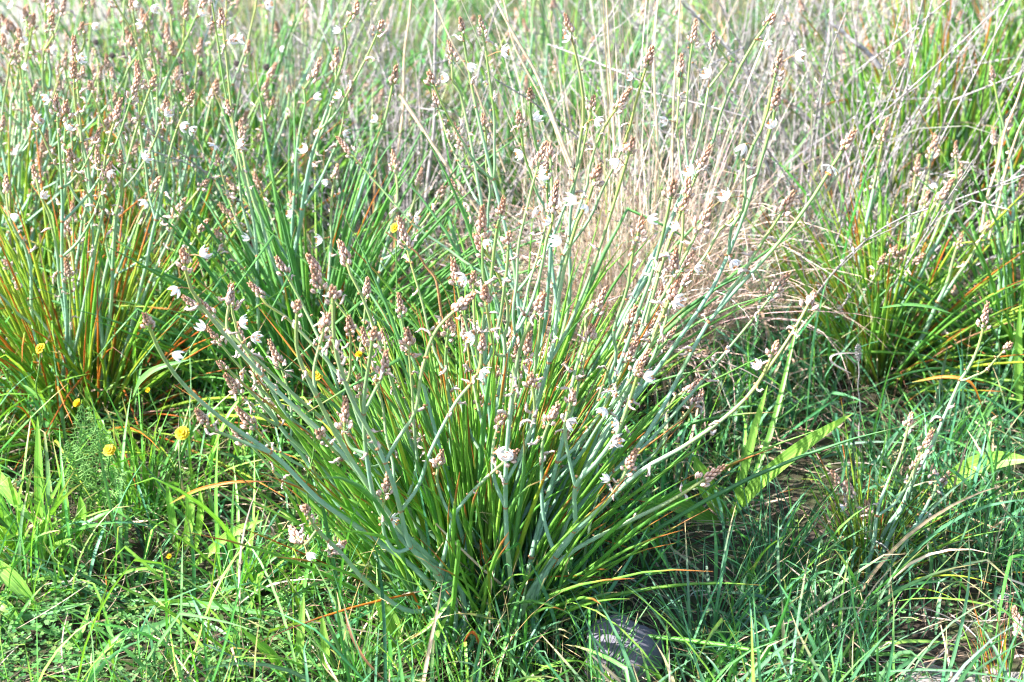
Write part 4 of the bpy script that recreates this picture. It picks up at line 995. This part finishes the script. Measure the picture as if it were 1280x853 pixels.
P, D = curves(n, rg.gamma(5, 0.021, n).clip(0.03, 0.24), np.abs(rg.normal(0.1, 0.5, n)), rg.normal(0.55, 0.6, n), rg.uniform(0, 6.283, n), rg.normal(0, 0.5, n), 7, rg, kink=0.18)
ribbons(mb, root, P, D, rg.uniform(0.0016, 0.0040, n), tone(root, rg), rg, tipcol=((0.48, 0.36, 0.2), (rg.random(n) < 0.2).astype(float)))
root = scatter(15500, -1.25, 1.25, 1.42, 2.9, rg, clump_dens); n = len(root)
P, D = curves(n, rg.gamma(6, 0.030, n).clip(0.06, 0.34), np.abs(rg.normal(0.2, 0.55, n)), rg.normal(0.85, 0.6, n), rg.uniform(0, 6.283, n), rg.normal(0, 0.5, n), 9, rg, kink=0.3)
ribbons(mb, root, P, D, rg.uniform(0.0030, 0.0068, n), tone(root, rg) * 1.08, rg, tipcol=((0.48, 0.36, 0.2), (rg.random(n) < 0.2).astype(float)))
kind(obj('short_grass', mb.mesh('short_grass', M['grass'])), 'stuff', 'short tangled green grass covering the foreground', 'grass')

mb = MB()
root = scatter(6000, -1.25, 1.25, 1.42, 3.2, rg, lambda x, y: 0.4 + 0.6 * patchy(x, y, 1.3, 2)); n = len(root)
root[:, 2] += rg.uniform(0.0, 0.05, n)
P, D = curves(n, rg.uniform(0.04, 0.2, n), rg.uniform(1.1, 1.62, n), rg.normal(0.1, 0.3, n), rg.uniform(0, 6.283, n), rg.normal(0, 0.7, n), 6, rg, kink=0.2)
ribbons(mb, root, P, D, rg.uniform(0.001, 0.003, n), pick(rg, n, [(0.42, 0.33, 0.24), (0.28, 0.20, 0.14), (0.14, 0.09, 0.06), (0.48, 0.41, 0.34)], [3, 3, 3, 1], 0.2), rg)
kind(obj('dry_litter', mb.mesh('dry_litter', M['straw'])), 'stuff', 'fallen straw and dead blades lying between the plants', 'litter')

# clover mats in the lower left, thinner elsewhere
mb = MB()
def dens_clover(x, y):
    return np.clip(0.06 + 1.2 * np.exp(-((x + 0.62) / 0.33) ** 2 - ((y - 1.74) / 0.15) ** 2), 0, 1)
root = scatter(26000, -1.25, 1.25, 1.42, 2.5, rg, dens_clover); n = len(root)
ang = rg.uniform(0, 6.28, n); hh = rg.uniform(0.008, 0.060, n)
for lf in range(3):
    a_ = ang + lf * 2.094; e = np.stack([np.cos(a_), np.sin(a_), rg.normal(0.1, 0.25, n)], -1); g = np.stack([-np.sin(a_), np.cos(a_), rg.normal(0, 0.2, n)], -1)
    sz = rg.uniform(0.004, 0.0085, n)[:, None]; c0 = root + np.stack([0 * hh, 0 * hh, hh], -1)
    V = np.stack([c0, c0 + e * sz * .55 + g * sz * .48, c0 + e * sz * 1.05 + g * sz * 0.3, c0 + e * sz * 0.98 - np.array([0, 0, .0006]), c0 + e * sz * 1.05 - g * sz * .3, c0 + e * sz * .55 - g * sz * .48], 1)
    bs = (np.arange(n) * 6)[:, None]
    q = np.concatenate([bs + np.array([[0, 1, 2, 3]]), bs + np.array([[0, 3, 4, 5]])])
    mb.add(V.reshape(-1, 3), q, 0.5, 0.2, np.repeat(pick(rg, n, [(0.08, 0.20, 0.055), (0.12, 0.25, 0.08), (0.16, 0.29, 0.07)], [3, 3, 2]), 6, 0))
kind(obj('clover', mb.mesh('clover', M['grass'], smooth=False)), 'stuff', 'low clover mat at the lower left and scattered between grass', 'clover')

# taller meadow behind, to well past the top of the picture
mb = MB()
root = scatter(29000, -3.4, 3.4, 2.6, 8.5, rg, lambda x, y: (abs(x) < 0.9 + 0.36 * y) * np.where((x < -1.2 - 0.06 * (y - 3.6)) & (y > 3.7), 0.5, 0.35 + 0.5 * patchy(x, y, 0.6, 4))); n = len(root)
y = root[:, 1]; x = root[:, 0]
Ls = rg.gamma(5, 0.052, n).clip(0.06, 0.6) * np.where(y < 4.4, 1.0, 0.55)
cg = pick(rg, n, [GRN, YEL, BLUE, (0.15, 0.25, 0.14), STR, (0.24, 0.17, 0.11), DGR], [4, 3, 3, 3, 1.6, 1.2, 2], 0.3)
cr = pick(rg, n, [GRN, BLUE, (0.29, 0.27, 0.245), STR, (0.16, 0.26, 0.14), DGR], [6, 5, 2, 1, 3, 3], 0.3)
f = np.clip(0.35 + 0.45 * x, 0.1, 0.85) > rg.random(n)
P, D = curves(n, Ls, np.abs(rg.normal(0.05, 0.42, n)), rg.normal(0.5, 0.6, n), rg.uniform(0, 6.283, n), rg.normal(0, 0.5, n), 7, rg, kink=0.2)
ribbons(mb, root, P, D, rg.uniform(0.0028, 0.0078, n), np.where(f[:, None], cr, cg), rg, tipcol=((0.5, 0.4, 0.26), (rg.random(n) < 0.3).astype(float)))
kind(obj('meadow_grass', mb.mesh('meadow_grass', M['grass'])), 'stuff', 'taller mixed grass filling the ground behind the clumps', 'grass')

mb = MB()
root = scatter(6000, -3.0, 3.4, 2.75, 6.5, rg, lambda x, y: (abs(x) < 0.8 + 0.36 * y) * np.clip(0.30 + 0.40 * x + 0.30 * (x < -0.55), 0.22, 0.85)); n = len(root)
P, D = curves(n, rg.uniform(0.25, 0.8, n), np.abs(rg.normal(0.05, 0.34, n)), rg.normal(0.4, 0.8, n), rg.uniform(0, 6.283, n), rg.normal(0, 0.8, n), 9, rg, kink=0.35)
ribbons(mb, root, P, D, rg.uniform(0.0018, 0.0046, n), pick(rg, n, [(0.36, 0.31, 0.29), (0.31, 0.29, 0.285), (0.40, 0.32, 0.27), (0.11, 0.085, 0.075)], [3, 4, 1.5, 3.5], 0.25), rg)
kind(obj('dry_grass', mb.mesh('dry_grass', M['straw'])), 'stuff', 'pale grey and tan dead grass stems in the background', 'dry grass')
